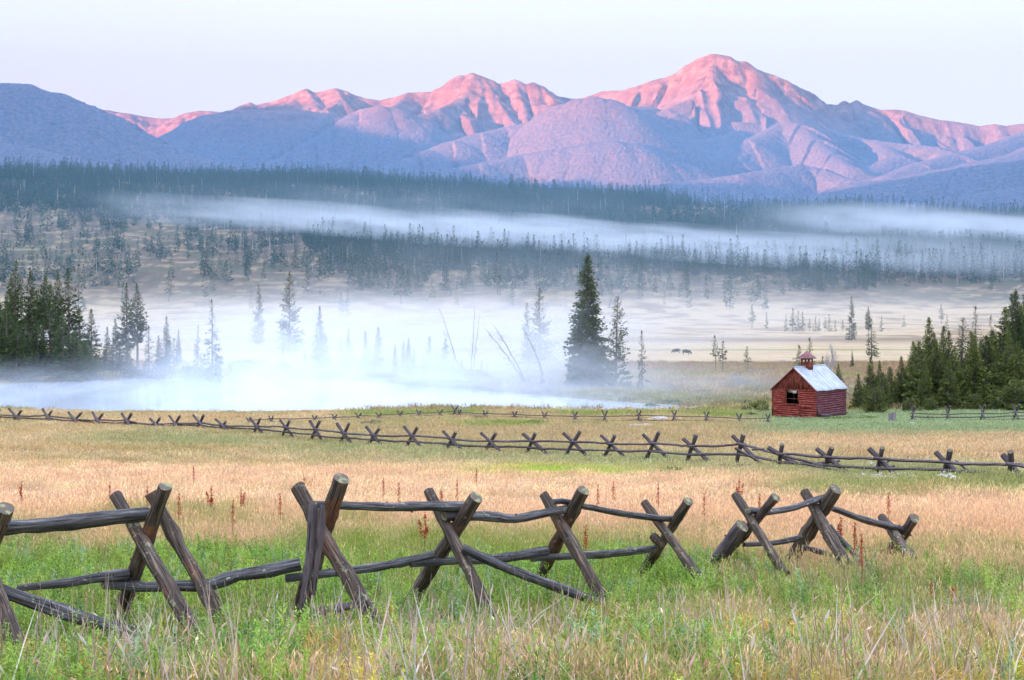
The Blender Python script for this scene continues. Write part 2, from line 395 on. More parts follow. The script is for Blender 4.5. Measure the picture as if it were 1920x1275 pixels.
# ------------------------------------------------------------------ mountains
def RG(Y, pts, k=.5, r=60, fl=1.0, Y2=None):
    """ridge line: list of (px,py[,Y]); every point gets its own distance"""
    out = []
    for i, p in enumerate(pts):
        yy = p[2] if len(p) > 2 else Y
        yy = float(np.interp(yy, [2700, 3300, 3700, 4600, 5500, 7000, 8000, 9000, 9800, 12000], [3900, 4500, 4800, 5000, 5500, 6350, 6900, 7500, 7900, 9200]))
        v = at(p[0], p[1], yy); out.append((v.x, v.y, v.z))
    return np.array(out), k * (1.4 if fl > .8 else 1.85), r * (1 if fl > .8 else 1.3), fl
RIDGES = [
 # far blue ridge on the left
 RG(12000, [(100, 215), (183, 207), (200, 206), (245, 214), (290, 222), (325, 221), (350, 212), (375, 208), (415, 211), (470, 215)], .45, 60, .6),
 # main crest, left range
 RG(9800, [(380, 235, 9800), (430, 208), (452, 197), (468, 192), (480, 197), (492, 194), (508, 192), (525, 186), (545, 180), (562, 172), (575, 168), (588, 174), (600, 172), (630, 165), (650, 170), (665, 177), (690, 184), (712, 188),
            (740, 183), (765, 175), (790, 174), (815, 172), (830, 165), (845, 153), (862, 142), (872, 143), (885, 138), (905, 145), (920, 150), (935, 158), (950, 155), (965, 151), (975, 154), (985, 159), (1000, 156), (1015, 161), (1030, 170), (1045, 180), (1070, 184), (1095, 184), (1120, 178)], .62, 25, 1.3),
 # main crest, big peak
 RG(9000, [(1095, 184, 9600), (1130, 172, 9400), (1160, 170, 9300), (1180, 167), (1200, 160), (1225, 150), (1245, 145), (1270, 135), (1290, 120), (1310, 108), (1335, 101), (1350, 103), (1365, 105), (1380, 114), (1395, 116), (1410, 128), (1435, 137), (1452, 142), (1470, 151)], .62, 25, 1.3),
 # crest going right beyond the shaded bowl
 RG(9600, [(1470, 151, 9000), (1490, 165, 9300), (1510, 182, 9600), (1530, 194), (1560, 197), (1578, 198), (1583, 190), (1587, 197), (1605, 189), (1625, 199), (1650, 207), (1668, 206), (1680, 206), (1700, 208), (1725, 217), (1760, 225), (1785, 228), (1810, 232), (1835, 237), (1850, 235), (1865, 233), (1885, 237), (1905, 234), (1925, 232), (2100, 240)], .62, 22, 1.0),
 # spur in front of the bowl, down from the peak shoulder
 RG(8500, [(1470, 151, 9000), (1485, 185, 8800), (1500, 205, 8600), (1530, 230, 8400), (1580, 252, 8200), (1640, 264, 8000), (1700, 270, 7900), (1760, 276, 7700), (1800, 290, 7500)], .45, 40, .9),
 # face spurs of the big peak
 RG(8500, [(1335, 101, 9000), (1330, 140, 8700), (1300, 180, 8400), (1250, 205, 8100), (1200, 230, 7800)], .5, 40, 1.1),
 RG(8500, [(1410, 128, 9000), (1420, 165, 8650), (1410, 205, 8300), (1370, 240, 8000), (1300, 262, 7600)], .5, 40, 1.1),
 RG(7800, [(1485, 190, 8700), (1470, 225, 8200), (1440, 246, 7700), (1400, 262, 7300), (1360, 285, 7000), (1300, 300, 6600)], .45, 60, .7),
 RG(7200, [(1470, 225, 8200), (1500, 235, 7800), (1530, 262, 7400), (1560, 290, 7000), (1590, 310, 6700)], .42, 60, .6),
 # shoulder ridges, right
 RG(7600, [(1640, 262, 8200), (1680, 290, 7400), (1620, 320, 6800)], .4, 60, .6),
 RG(8000, [(1925, 245, 9000), (1860, 270, 8200), (1780, 290, 7500), (1720, 306, 7000), (1660, 330, 6500)], .42, 60, .6),
 RG(7000, [(1960, 262, 8300), (1900, 290, 7400), (1820, 305, 6900), (1740, 325, 6500), (1650, 345, 6200)], .4, 60, .5),
 # spurs of the left range
 RG(9000, [(885, 138, 9800), (878, 168, 9500), (850, 190, 9200), (820, 205, 8900), (760, 225, 8500)], .55, 30, 1.4),
 RG(9000, [(905, 145, 9800), (925, 175, 9500), (945, 205, 9200), (965, 232, 8900)], .6, 20, 1.5),
 RG(9000, [(965, 151, 9800), (975, 180, 9500), (985, 208, 9200), (990, 236, 8900)], .6, 20, 1.5),
 RG(9000, [(1000, 156, 9800), (1010, 190, 9500), (1030, 215, 9200)], .6, 20, 1.3),
 RG(9000, [(630, 165, 9800), (640, 185, 9500), (610, 205, 9100), (590, 225, 8800)], .55, 30, 1.2),
 RG(9000, [(765, 175, 9800), (740, 198, 9300), (700, 208, 8900), (660, 220, 8500)], .5, 30, 1.2),
 RG(9000, [(575, 168, 9800), (590, 190, 9500), (600, 210, 9200)], .55, 25, 1.3),
 RG(9000, [(545, 180, 9800), (560, 202, 9400)], .55, 25, 1.2),
 # forested hills in front
 RG(7900, [(520, 300, 7200), (570, 270, 7400), (615, 245, 7600), (660, 215, 7800), (690, 203, 7900), (715, 198), (740, 203), (762, 214), (790, 235), (815, 262), (850, 290)], .45, 90, .5),
 RG(8600, [(330, 262), (365, 236), (400, 215), (435, 208), (500, 207), (560, 206), (610, 214), (640, 235)], .42, 100, .4),
 RG(7000, [(770, 296, 6300), (800, 282, 6400), (850, 265, 6600), (900, 250, 6800), (950, 238), (1000, 229), (1035, 213), (1065, 195), (1090, 186), (1112, 182), (1135, 186), (1158, 198), (1180, 216), (1205, 245), (1240, 275)], .45, 100, .45),
 RG(8200, [(1112, 190, 7200), (1160, 203, 7800), (1210, 200, 8300), (1260, 212, 8600)], .45, 80, .5),
 RG(6000, [(640, 372, 5000), (720, 345, 5200), (820, 322, 5500), (900, 306, 5700), (980, 290), (1060, 277), (1110, 268), (1150, 264), (1185, 270), (1220, 284), (1270, 304), (1320, 322), (1365, 335), (1400, 350)], .42, 80, .5),
 RG(6500, [(1180, 270, 6200), (1250, 268, 6900), (1310, 262, 7300), (1370, 252, 7700)], .42, 70, .6),
 RG(5500, [(700, 385, 4600), (850, 362, 4900), (1000, 345, 5200), (1100, 335), (1180, 345)], .4, 60, .5),
 RG(5400, [(1100, 372, 4700), (1200, 352, 5000), (1290, 340, 5300), (1380, 328), (1440, 318, 5700), (1500, 308, 6000), (1540, 316, 5900), (1590, 335, 5600), (1640, 350, 5300)], .42, 60, .5),
 RG(5500, [(1590, 345, 5300), (1680, 335, 5800), (1760, 318, 6300), (1850, 305, 6700)], .4, 60, .5),
 # shaded hills close by, left and right
 RG(3600, [(-500, 190), (-200, 160), (-60, 152), (0, 157), (50, 159), (100, 175), (150, 196), (185, 213), (215, 232), (250, 246), (310, 272), (360, 290), (420, 306), (480, 320), (560, 338)], .42, 120, .25),
 RG(3400, [(-100, 260, 3200), (40, 275, 3000), (160, 300, 2900), (280, 325, 2800)], .35, 90, .25),
 RG(3600, [(1380, 392), (1450, 378), (1560, 360), (1640, 345), (1720, 331), (1800, 315), (1860, 307), (1920, 299), (2100, 270), (2400, 250)], .42, 120, .25),
 RG(3200, [(1560, 400, 3000), (1700, 385, 3000), (1850, 360, 3100), (2000, 340, 3200)], .35, 90, .25),
]
def mountain_z(x, y):
    wx = x + 45 * fbm(x / 700, y / 700, 3, 101); wy = y + 45 * fbm(x / 700, y / 700, 3, 102)
    Z = np.full(x.shape, -1e9); S = np.zeros(x.shape)
    K = 10.0
    base = 40 + 60 * fbm(x / 1500, y / 1500, 3, 5) + np.interp(y, [2500, 3500, 5000, 8000], [0, 60, 150, 250])
    hs = [base]; dc = np.full(x.shape, 1e9)
    for ri, (P, k, r, fl) in enumerate(RIDGES):
        best = np.full(x.shape, 1e9); zr = np.zeros(x.shape); sp = np.zeros(x.shape); side = np.zeros(x.shape); L = 0
        for i in range(len(P) - 1):
            a = P[i]; b = P[i+1]; e = b[:2] - a[:2]; ll = np.hypot(*e) + 1e-9
            # near the crest use true coordinates so that the outline stays put
            t = np.clip(((x - a[0]) * e[0] + (y - a[1]) * e[1]) / ll**2, 0, 1)
            d = np.hypot(x - a[0] - t * e[0], y - a[1] - t * e[1])
            zc = a[2] + (b[2] - a[2]) * t
            val = d * k - zc
            up = val < best
            best = np.where(up, val, best)
            zr = np.where(up, zc, zr); sp = np.where(up, L + t * ll, sp)
            side = np.where(up, np.clip(((x - a[0]) * e[1] - (y - a[1]) * e[0]) / ll / 130, -1, 1), side)
            L += ll
        d = (best + zr) / k
        de = np.sqrt(d * d + r * r) - r
        # gullies run away from the crest
        per = 190.0 if fl > .8 else 330.0
        q = sp + side * 37 + 60 * fbm(x / 260, y / 260, 2, 200 + ri)
        g = 1 - np.abs(vnoise(q / per, side * 1.1 + d / 1400 + ri * 13, 31)) * 2
        g2 = 1 - np.abs(vnoise(q / (per * .43), side * .9 + d / 700 + ri * 5, 77)) * 2
        amp = fl * (40 * sm(0, 260, d) + 38 * sm(200, 1000, d)) * (1.9 if fl > .8 else 1.1)
        h = zr - k * de * (1 + .25 * np.exp(-d / 300) * (fl > .8)) + amp * (.6 * g + .4 * g2 * .8) - amp * .3
        hs.append(h); dc = np.minimum(dc, d)
    H = np.stack(hs)
    mx = H.max(0)
    z = mx + K * np.log(np.exp((H - mx) / K).sum(0)) * .35
    rock = sm(700, 1150, z + 80 * fbm(x / 400, y / 400, 3, 8))
    calm = .15 + .85 * sm(10, 220, dc)
    def ridged(s, seed):
        return 1 - 2 * np.abs(fbm(wx / s, wy / s, 4, seed))
    dist_ok = sm(2600, 3200, y)
    z = z + (ridged(420, 61) - .5) * (8 + 42 * rock) * dist_ok * calm + rock * (ridged(120, 62) - .5) * 20 * calm
    z = z + (1 - rock) * rng.uniform(-1, 1, z.shape) * 2.2 * dist_ok
    return z, rock

def build_mountains():
    pxs = np.concatenate([np.linspace(-700, -20, 90)[:-1], np.linspace(-20, 1940, 820), np.linspace(1940, 2620, 90)[1:]])
    ys = np.concatenate([np.linspace(2350, 4300, 60)[:-1], np.linspace(4300, 8100, 440), np.linspace(8120, 10500, 70)])
    X = (pxs[None] - 960) / F * ys[:, None]; Yg = np.repeat(ys[:, None], len(pxs), 1)
    x = X.ravel(); y = Yg.ravel()
    z, rock = mountain_z(x, y)
    z = np.where(y < 2500, np.minimum(z, 45), z)
    w = len(pxs); i0 = (np.arange(len(ys) - 1)[:, None] * w + np.arange(w - 1)[None, :]).ravel()
    q = np.stack([i0, i0 + 1, i0 + w + 1, i0 + w], 1)
    m = N('mountain_cover')
    p = m.pos()
    rk = m.attr('rock', out='Fac')
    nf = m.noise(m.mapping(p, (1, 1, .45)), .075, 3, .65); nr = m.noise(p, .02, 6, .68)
    forest = m.ramp(nf, [(.3, (.05, .07, .112)), (.5, (.098, .108, .150)), (.75, (.165, .145, .175))])  # forest tone carries the blue of shade and distance in its colour
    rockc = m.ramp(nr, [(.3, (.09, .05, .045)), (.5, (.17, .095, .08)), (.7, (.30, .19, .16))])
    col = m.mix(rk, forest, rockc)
    mat = m.finish(col, .95, m.bump(m.noise(p, .08, 4, .7), m.math('MULTIPLY_ADD', rk, .55, .3), 9), .05)
    me = mesh_np('mountains', np.stack([x, y, z], 1), [q], [mat], smooth=True, attrs={'rock': ('FLOAT', rock)})
    tag(add_obj('mountains', me), kind='structure')
build_mountains()

# ------------------------------------------------------------------ light
SUN_EL = 6.5
SD = np.array([.84, .54]); SD = SD / np.linalg.norm(SD)     # the way the light travels over the ground
ND = np.array([SD[1], -SD[0]])
S_OCC = -2900.0
def build_shade_range():
    """unseen range added behind left, its crest shaped to keep sun off the valley"""
    te = math.tan(R(SUN_EL))
    # (px, py, distance) of points on the line where the shade ends on the far slopes
    E = [(560, 205, 7900), (470, 200, 7900), (440, 196, 7300), (400, 200, 7300), (620, 205, 7800), (870, 240, 7600), (1000, 240, 7500), (715, 248, 6900), (640, 235, 6900), (780, 262, 6400),
         (0, 120, 4800), (120, 150, 4800), (230, 200, 4800), (800, 296, 5900), (900, 320, 5600), (1000, 338, 5500), (1200, 352, 5400), (1500, 352, 5400), (1700, 318, 4700), (1900, 285, 4700)]
    prof = []
    for px, py, Y in E:
        p = at(px, py, Y); s = SD[0] * p.x + SD[1] * p.y; t = ND[0] * p.x + ND[1] * p.y
        prof.append((t, p.z + te * (s - S_OCC)))
    prof.sort()
    prof = [(-12500, prof[0][1] + 40)] + prof + [(-1200, prof[-1][1] - 60), (2500, 750)]
    print('shade profile', [(round(a), round(b)) for a, b in prof])
    ts = np.linspace(-8600, 2500, 240)
    H = np.interp(ts, [a[0] for a in prof], [a[1] for a in prof])
    for _ in range(2): H[1:-1] = (H[:-2] + 2 * H[1:-1] + H[2:]) / 4
    H = H + 16 * fbm(ts / 300, ts * 0, 4, 12)
    us = np.linspace(-1, 1, 31)
    V = []
    for u in us:
        s = S_OCC + u * 1400
        d = abs(u)
        zz = H * (1 - d) + -20 * d + 60 * fbm(ts / 300, ts * 0 + s / 300, 4, 44) * np.sin(min(d, 1) * math.pi)
        V.append(np.stack([s * SD[0] + ts * ND[0], s * SD[1] + ts * ND[1], zz], 1))
    V = np.concatenate(V); w = len(ts)
    i0 = (np.arange(len(us) - 1)[:, None] * w + np.arange(w - 1)[None, :]).ravel()
    q = np.stack([i0, i0 + 1, i0 + w + 1, i0 + w], 1)
    m = N('shade_range_cover'); p = m.pos()
    mat = m.finish(m.ramp(m.noise(p, .02, 5, .7), [(.3, (.03, .045, .03)), (.7, (.12, .12, .08))]), .95)
    me = mesh_np('hills', V, [q], [mat], smooth=True)
    tag(add_obj('hills', me), kind='structure')  # added out of view to cast the valley's shade
build_shade_range()

def build_light():
    l = bpy.data.lights.new('sun', 'SUN'); l.energy = SUN_E; l.angle = R(.5); l.color = (1.0, .33, .16)
    o = bpy.data.objects.new('sun', l); COL.objects.link(o)
    e = R(SUN_EL); d = Vector((SD[0] * math.cos(e), SD[1] * math.cos(e), -math.sin(e)))
    o.rotation_euler = d.to_track_quat('-Z', 'Y').to_euler(); o.location = (-50, -50, 60)
    w = bpy.data.worlds.new('World'); SC.world = w; w.use_nodes = True
    t = w.node_tree; t.nodes.clear()
    out = t.nodes.new('ShaderNodeOutputWorld'); bg = t.nodes.new('ShaderNodeBackground'); bg.inputs[1].default_value = .1
    sky = t.nodes.new('ShaderNodeTexSky'); sky.sky_type = 'NISHITA'; sky.sun_disc = False
    sky.sun_elevation = e
    sky.sun_rotation = math.atan2(-SD[0], -SD[1])   # azimuth of the sun, clockwise from +Y
    sky.altitude = 2700; sky.air_density = 1.0; sky.dust_density = 1.5; sky.ozone_density = 1.5
    # hand-set sky gradient, made brighter overhead to light the field
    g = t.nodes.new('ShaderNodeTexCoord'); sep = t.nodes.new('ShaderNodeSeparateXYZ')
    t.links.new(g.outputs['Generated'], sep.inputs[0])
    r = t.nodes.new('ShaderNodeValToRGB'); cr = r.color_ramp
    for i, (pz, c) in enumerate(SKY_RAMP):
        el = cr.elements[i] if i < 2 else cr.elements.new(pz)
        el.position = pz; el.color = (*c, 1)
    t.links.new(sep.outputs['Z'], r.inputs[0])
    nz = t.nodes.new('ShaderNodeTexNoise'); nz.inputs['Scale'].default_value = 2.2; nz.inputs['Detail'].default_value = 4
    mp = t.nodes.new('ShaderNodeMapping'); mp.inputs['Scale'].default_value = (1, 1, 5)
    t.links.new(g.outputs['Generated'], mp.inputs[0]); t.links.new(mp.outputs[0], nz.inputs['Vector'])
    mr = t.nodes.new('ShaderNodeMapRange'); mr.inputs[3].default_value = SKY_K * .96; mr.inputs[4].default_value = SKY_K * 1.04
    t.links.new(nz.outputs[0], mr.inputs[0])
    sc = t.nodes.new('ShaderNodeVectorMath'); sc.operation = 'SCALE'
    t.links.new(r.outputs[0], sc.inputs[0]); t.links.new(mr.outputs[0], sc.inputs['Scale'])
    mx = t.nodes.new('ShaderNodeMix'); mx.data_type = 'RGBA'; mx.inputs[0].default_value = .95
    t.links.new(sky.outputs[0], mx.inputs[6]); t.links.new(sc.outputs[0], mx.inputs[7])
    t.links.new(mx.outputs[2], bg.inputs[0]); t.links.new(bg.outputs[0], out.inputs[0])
SUN_E = 5.0
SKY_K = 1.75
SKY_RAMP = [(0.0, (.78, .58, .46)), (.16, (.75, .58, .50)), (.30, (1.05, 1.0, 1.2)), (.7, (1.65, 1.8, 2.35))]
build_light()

def box_mesh(name, lo, hi, mat):
    b = MB(); b.box([(a + c) / 2 for a, c in zip(lo, hi)], [c - a for a, c in zip(lo, hi)])
    me = b.mesh(name, mat); return me
HAZE_D = 2.8e-5
HAZE_C = (.06, .46, 1.0)
def build_haze():
    m = N('haze_air')
    v = m.n('ShaderNodeVolumePrincipled', {'Color': (*HAZE_C, 1), 'Density': HAZE_D, 'Anisotropy': 0.0})
    m.t.links.new(v.outputs[0], m.out.inputs['Volume'])
    o = add_obj('haze', box_mesh('haze', (-8900, -5200, -60), (5200, 10600, 2150), m.m))
    tag(o, kind='stuff')
build_haze()
# ------------------------------------------------------------------ plants
SRC = {}
def src_collection(name, meshes):
    c = bpy.data.collections.new(name)          # holds the shapes the scatters use; never linked to the scene
    for i, me in enumerate(meshes):
        o = bpy.data.objects.new('%s_%02d' % (name, i), me); c.objects.link(o)
    return c

def scatter(name, pts, rot, scl, vi, tint, coll, label, cat, kind='stuff'):
    me = bpy.data.meshes.new(name + '_points')
    n = len(pts); me.vertices.add(n); me.vertices.foreach_set('co', np.asarray(pts, np.float32).ravel())
    for k, typ, data, key in (('rot', 'FLOAT_VECTOR', rot, 'vector'), ('scl', 'FLOAT_VECTOR', scl, 'vector'), ('tint', 'FLOAT_VECTOR', tint, 'vector')):
        a = me.attributes.new(k, typ, 'POINT'); a.data.foreach_set(key, np.asarray(data, np.float32).ravel())
    a = me.attributes.new('vi', 'INT', 'POINT'); a.data.foreach_set('value', np.asarray(vi, np.int32))
    me.update()
    o = add_obj(name, me)
    g = bpy.data.node_groups.new(name + '_nodes', 'GeometryNodeTree')
    g.interface.new_socket('Geometry', in_out='INPUT', socket_type='NodeSocketGeometry')
    g.interface.new_socket('Geometry', in_out='OUTPUT', socket_type='NodeSocketGeometry')
    gi = g.nodes.new('NodeGroupInput'); go = g.nodes.new('NodeGroupOutput')
    ip = g.nodes.new('GeometryNodeInstanceOnPoints'); ci = g.nodes.new('GeometryNodeCollectionInfo')
    ci.inputs[0].default_value = coll; ci.inputs['Separate Children'].default_value = True; ci.inputs['Reset Children'].default_value = True
    def na(k, t):
        q = g.nodes.new('GeometryNodeInputNamedAttribute'); q.data_type = t; q.inputs[0].default_value = k; return q.outputs[0]
    er = g.nodes.new('FunctionNodeEulerToRotation')
    L = g.links.new
    L(gi.outputs[0], ip.inputs['Points']); L(ci.outputs[0], ip.inputs['Instance']); ip.inputs['Pick Instance'].default_value = True
    L(na('vi', 'INT'), ip.inputs['Instance Index']); L(na('rot', 'FLOAT_VECTOR'), er.inputs[0]); L(er.outputs[0], ip.inputs['Rotation'])
    L(na('scl', 'FLOAT_VECTOR'), ip.inputs['Scale']); L(ip.outputs[0], go.inputs[0])
    md = o.modifiers.new('scatter', 'NODES'); md.node_group = g
    tag(o, label, cat, None, kind)
    return o

def plant_mat(name, tinted=True, base=(.2, .3, .1), vary=.35, transl=.3, rough=.8):
    m = N(name)
    if tinted: c = m.attr('tint', 'INSTANCER', 'Color')
    else: c = (*base, 1)
    rnd = m.attr('v', 'GEOMETRY', 'Fac')
    k = m.math('MULTIPLY_ADD', rnd, vary * 2, 1 - vary)
    cc = m.n('ShaderNodeVectorMath', operation='SCALE')
    if tinted: m.t.links.new(c, cc.inputs[0])
    else: cc.inputs[0].default_value = base
    m.t.links.new(k, cc.inputs['Scale'])
    return m.finish(cc.outputs[0], rough, None, .15, 0, transl)
MAT_BLADE = plant_mat('grass_blades')
MAT_LEAF = plant_mat('weed_leaves', vary=.4)

def blades(n, R_, h, hw, w, lean, seed, head=0.0, nseg=3, curl=.5):
    """grass tuft: n tapered blades; returns verts, quads, tris, v"""
    r = np.random.default_rng(seed)
    V = []; Q = []; T = []; A = []; o = 0
    for i in range(n):
        a = r.uniform(0, 6.283); rr = R_ * math.sqrt(r.uniform()); b = np.array([rr * math.cos(a), rr * math.sin(a), -.03])
        hh = h + r.uniform(-hw, hw); az = r.uniform(0, 6.283); d = np.array([math.cos(az), math.sin(az), 0]); sdir = np.array([-d[1], d[0], 0])
        tw = r.uniform(0, 6.283); sdir = np.array([math.cos(tw), math.sin(tw), 0])
        ln = abs(r.normal(0, lean)); ww = w * r.uniform(.6, 1.3)
        ts = np.linspace(0, 1, nseg + 1); pts = []
        for t in ts:
            p = b + np.array([0, 0, hh * t * (1 - .25 * ln * t)]) + d * hh * (ln * .4 * t + ln * curl * t * t)
            pts.append(p)
        wd = ww * np.array([1, .85, .55, .12][:nseg + 1]) if nseg == 3 else ww * np.linspace(1, .15, nseg + 1)
        for p, q in zip(pts, wd): V += [p - sdir * q / 2, p + sdir * q / 2]
        for s in range(nseg): Q.append((o + 2*s, o + 2*s + 1, o + 2*s + 3, o + 2*s + 2))
        vv = r.uniform()
        A += [vv] * (2 * (nseg + 1)); o += 2 * (nseg + 1)
        if head and r.uniform() < head:
            p = pts[-1]; up = (pts[-1] - pts[-2]); up /= np.linalg.norm(up); L = hh * r.uniform(.14, .24)
            for sd in (sdir, np.cross(sdir, up)):
                V += [p - up * L * .3, p + sd * w * .7 + up * L * .2, p + up * L * .8, p - sd * w * .7 + up * L * .2]
                Q.append((o, o + 1, o + 2, o + 3)); A += [min(1, vv + .25)] * 4; o += 4
    return np.array(V), np.array(Q), np.array(A)

def weed(n, R_, h, leaf, nl, seed, spread=.25, stem=.006):
    """upright leafy herb: stems with small narrow leaves all the way"""
    r = np.random.default_rng(seed); V = []; Q = []; A = []; o = 0
    for i in range(n):
        a = r.uniform(0, 6.283); rr = R_ * math.sqrt(r.uniform()); b = np.array([rr * math.cos(a), rr * math.sin(a), -.03])
        hh = h * r.uniform(.6, 1.15); az = r.uniform(0, 6.283); d = np.array([math.cos(az), math.sin(az), 0]) * spread * r.uniform(.1, 1)
        vv = r.uniform()
        f = lambda t: b + np.array([0, 0, hh * t]) + d * hh * t * t
        s = np.array([math.cos(az + 1.5), math.sin(az + 1.5), 0]) * stem
        V += [f(0) - s, f(0) + s, f(1) + s * .3, f(1) - s * .3]; Q.append((o, o + 1, o + 2, o + 3)); A += [vv * .6] * 4; o += 4
        for k in range(nl):
            t = .12 + .9 * (k + r.uniform()) / nl; t = min(t, 1)
            p = f(t); az = r.uniform(0, 6.283); el = r.uniform(.1, 1.1)
            u = np.array([math.cos(az) * math.cos(el), math.sin(az) * math.cos(el), math.sin(el)])
            L = leaf * (1.15 - .6 * t) * r.uniform(.6, 1.3)
            sd = np.cross(u, [0, 0, 1]); sd /= np.linalg.norm(sd) + 1e-9
            W = L * r.uniform(.12, .2)
            V += [p, p + u * L * .5 + sd * W - [0, 0, .1 * L], p + u * L - [0, 0, .35 * L * r.uniform()], p + u * L * .5 - sd * W - [0, 0, .1 * L]]
            Q.append((o, o + 1, o + 2, o + 3)); A += [np.clip(vv * .5 + r.uniform() * .5, 0, 1)] * 4; o += 4
    return np.array(V), np.array(Q), np.array(A)

def pmesh(name, vqa, mat):
    V, Q, A = vqa
    return mesh_np(name, V, [Q], [mat], attrs={'v': ('FLOAT', A)})

NEAR = [pmesh('g%d' % i, v, MAT_BLADE) for i, v in enumerate([
    blades(26, .17, .42, .16, .0065, .35, 1), blades(26, .17, .52, .18, .006, .28, 2, .5), blades(22, .17, .6, .2, .006, .2, 3, .8),
    blades(30, .18, .3, .1, .007, .5, 4), blades(20, .16, .65, .15, .007, .3, 5, .9), blades(24, .2, .38, .15, .007, .7, 6)])]
WEEDS = [pmesh('w%d' % i, v, MAT_LEAF) for i, v in enumerate([
    weed(5, .13, .5, .09, 34, 11), weed(6, .16, .42, .07, 30, 12), weed(4, .12, .62, .10, 44, 13), weed(6, .15, .35, .12, 22, 14, .4), weed(5, .1, .55, .06, 55, 15)])]
STALKS = [pmesh('s%d' % i, v, MAT_BLADE) for i, v in enumerate([
    blades(3, .1, .62, .2, .015, .35, 21, 0), blades(4, .12, .5, .2, .015, .7, 22, .4), blades(2, .06, .8, .15, .014, .2, 23, .3), blades(5, .15, .4, .15, .018, 1.0, 24, 0)])]
MID = [pmesh('m%d' % i, v, MAT_BLADE) for i, v in enumerate([
    blades(46, .34, .46, .14, .016, .3, 31, .2, 2), blades(46, .34, .55, .15, .014, .25, 32, .6, 2), blades(46, .36, .36, .12, .018, .5, 33, 0, 2)])]
FAR = [pmesh('f%d' % i, v, MAT_BLADE) for i, v in enumerate([
    blades(60, .7, .42, .14, .04, .3, 41, 0, 2), blades(60, .7, .5, .16, .035, .4, 42, .2, 2), blades(60, .75, .34, .1, .045, .5, 43, 0, 2)])]
C_NEAR = src_collection('near_grass', NEAR); C_WEED = src_collection('weeds', WEEDS); C_STALK = src_collection('stalks', STALKS)
C_MID = src_collection('mid_grass', MID); C_FAR = src_collection('far_grass', FAR)

def region(y0, y1, dens, marg=1.2, seed=0):
    r = np.random.default_rng(seed)
    hw = 960 / F
    area = hw * (y1**2 - y0**2) + 2 * marg * (y1 - y0)
    n = int(area * dens)
    y = np.sqrt(r.uniform(y0**2, y1**2, n)); x = r.uniform(-1, 1, n) * (y * hw + marg)
    return x, y, r
def place(x, y, r, smin, smax, tilt=.12):
    n = len(x); z = ground_z(x, y)
    s = r.uniform(smin, smax, n)
    return np.stack([x, y, z], 1), np.stack([r.normal(0, tilt, n), r.normal(0, tilt, n), r.uniform(0, 6.283, n)], 1), s

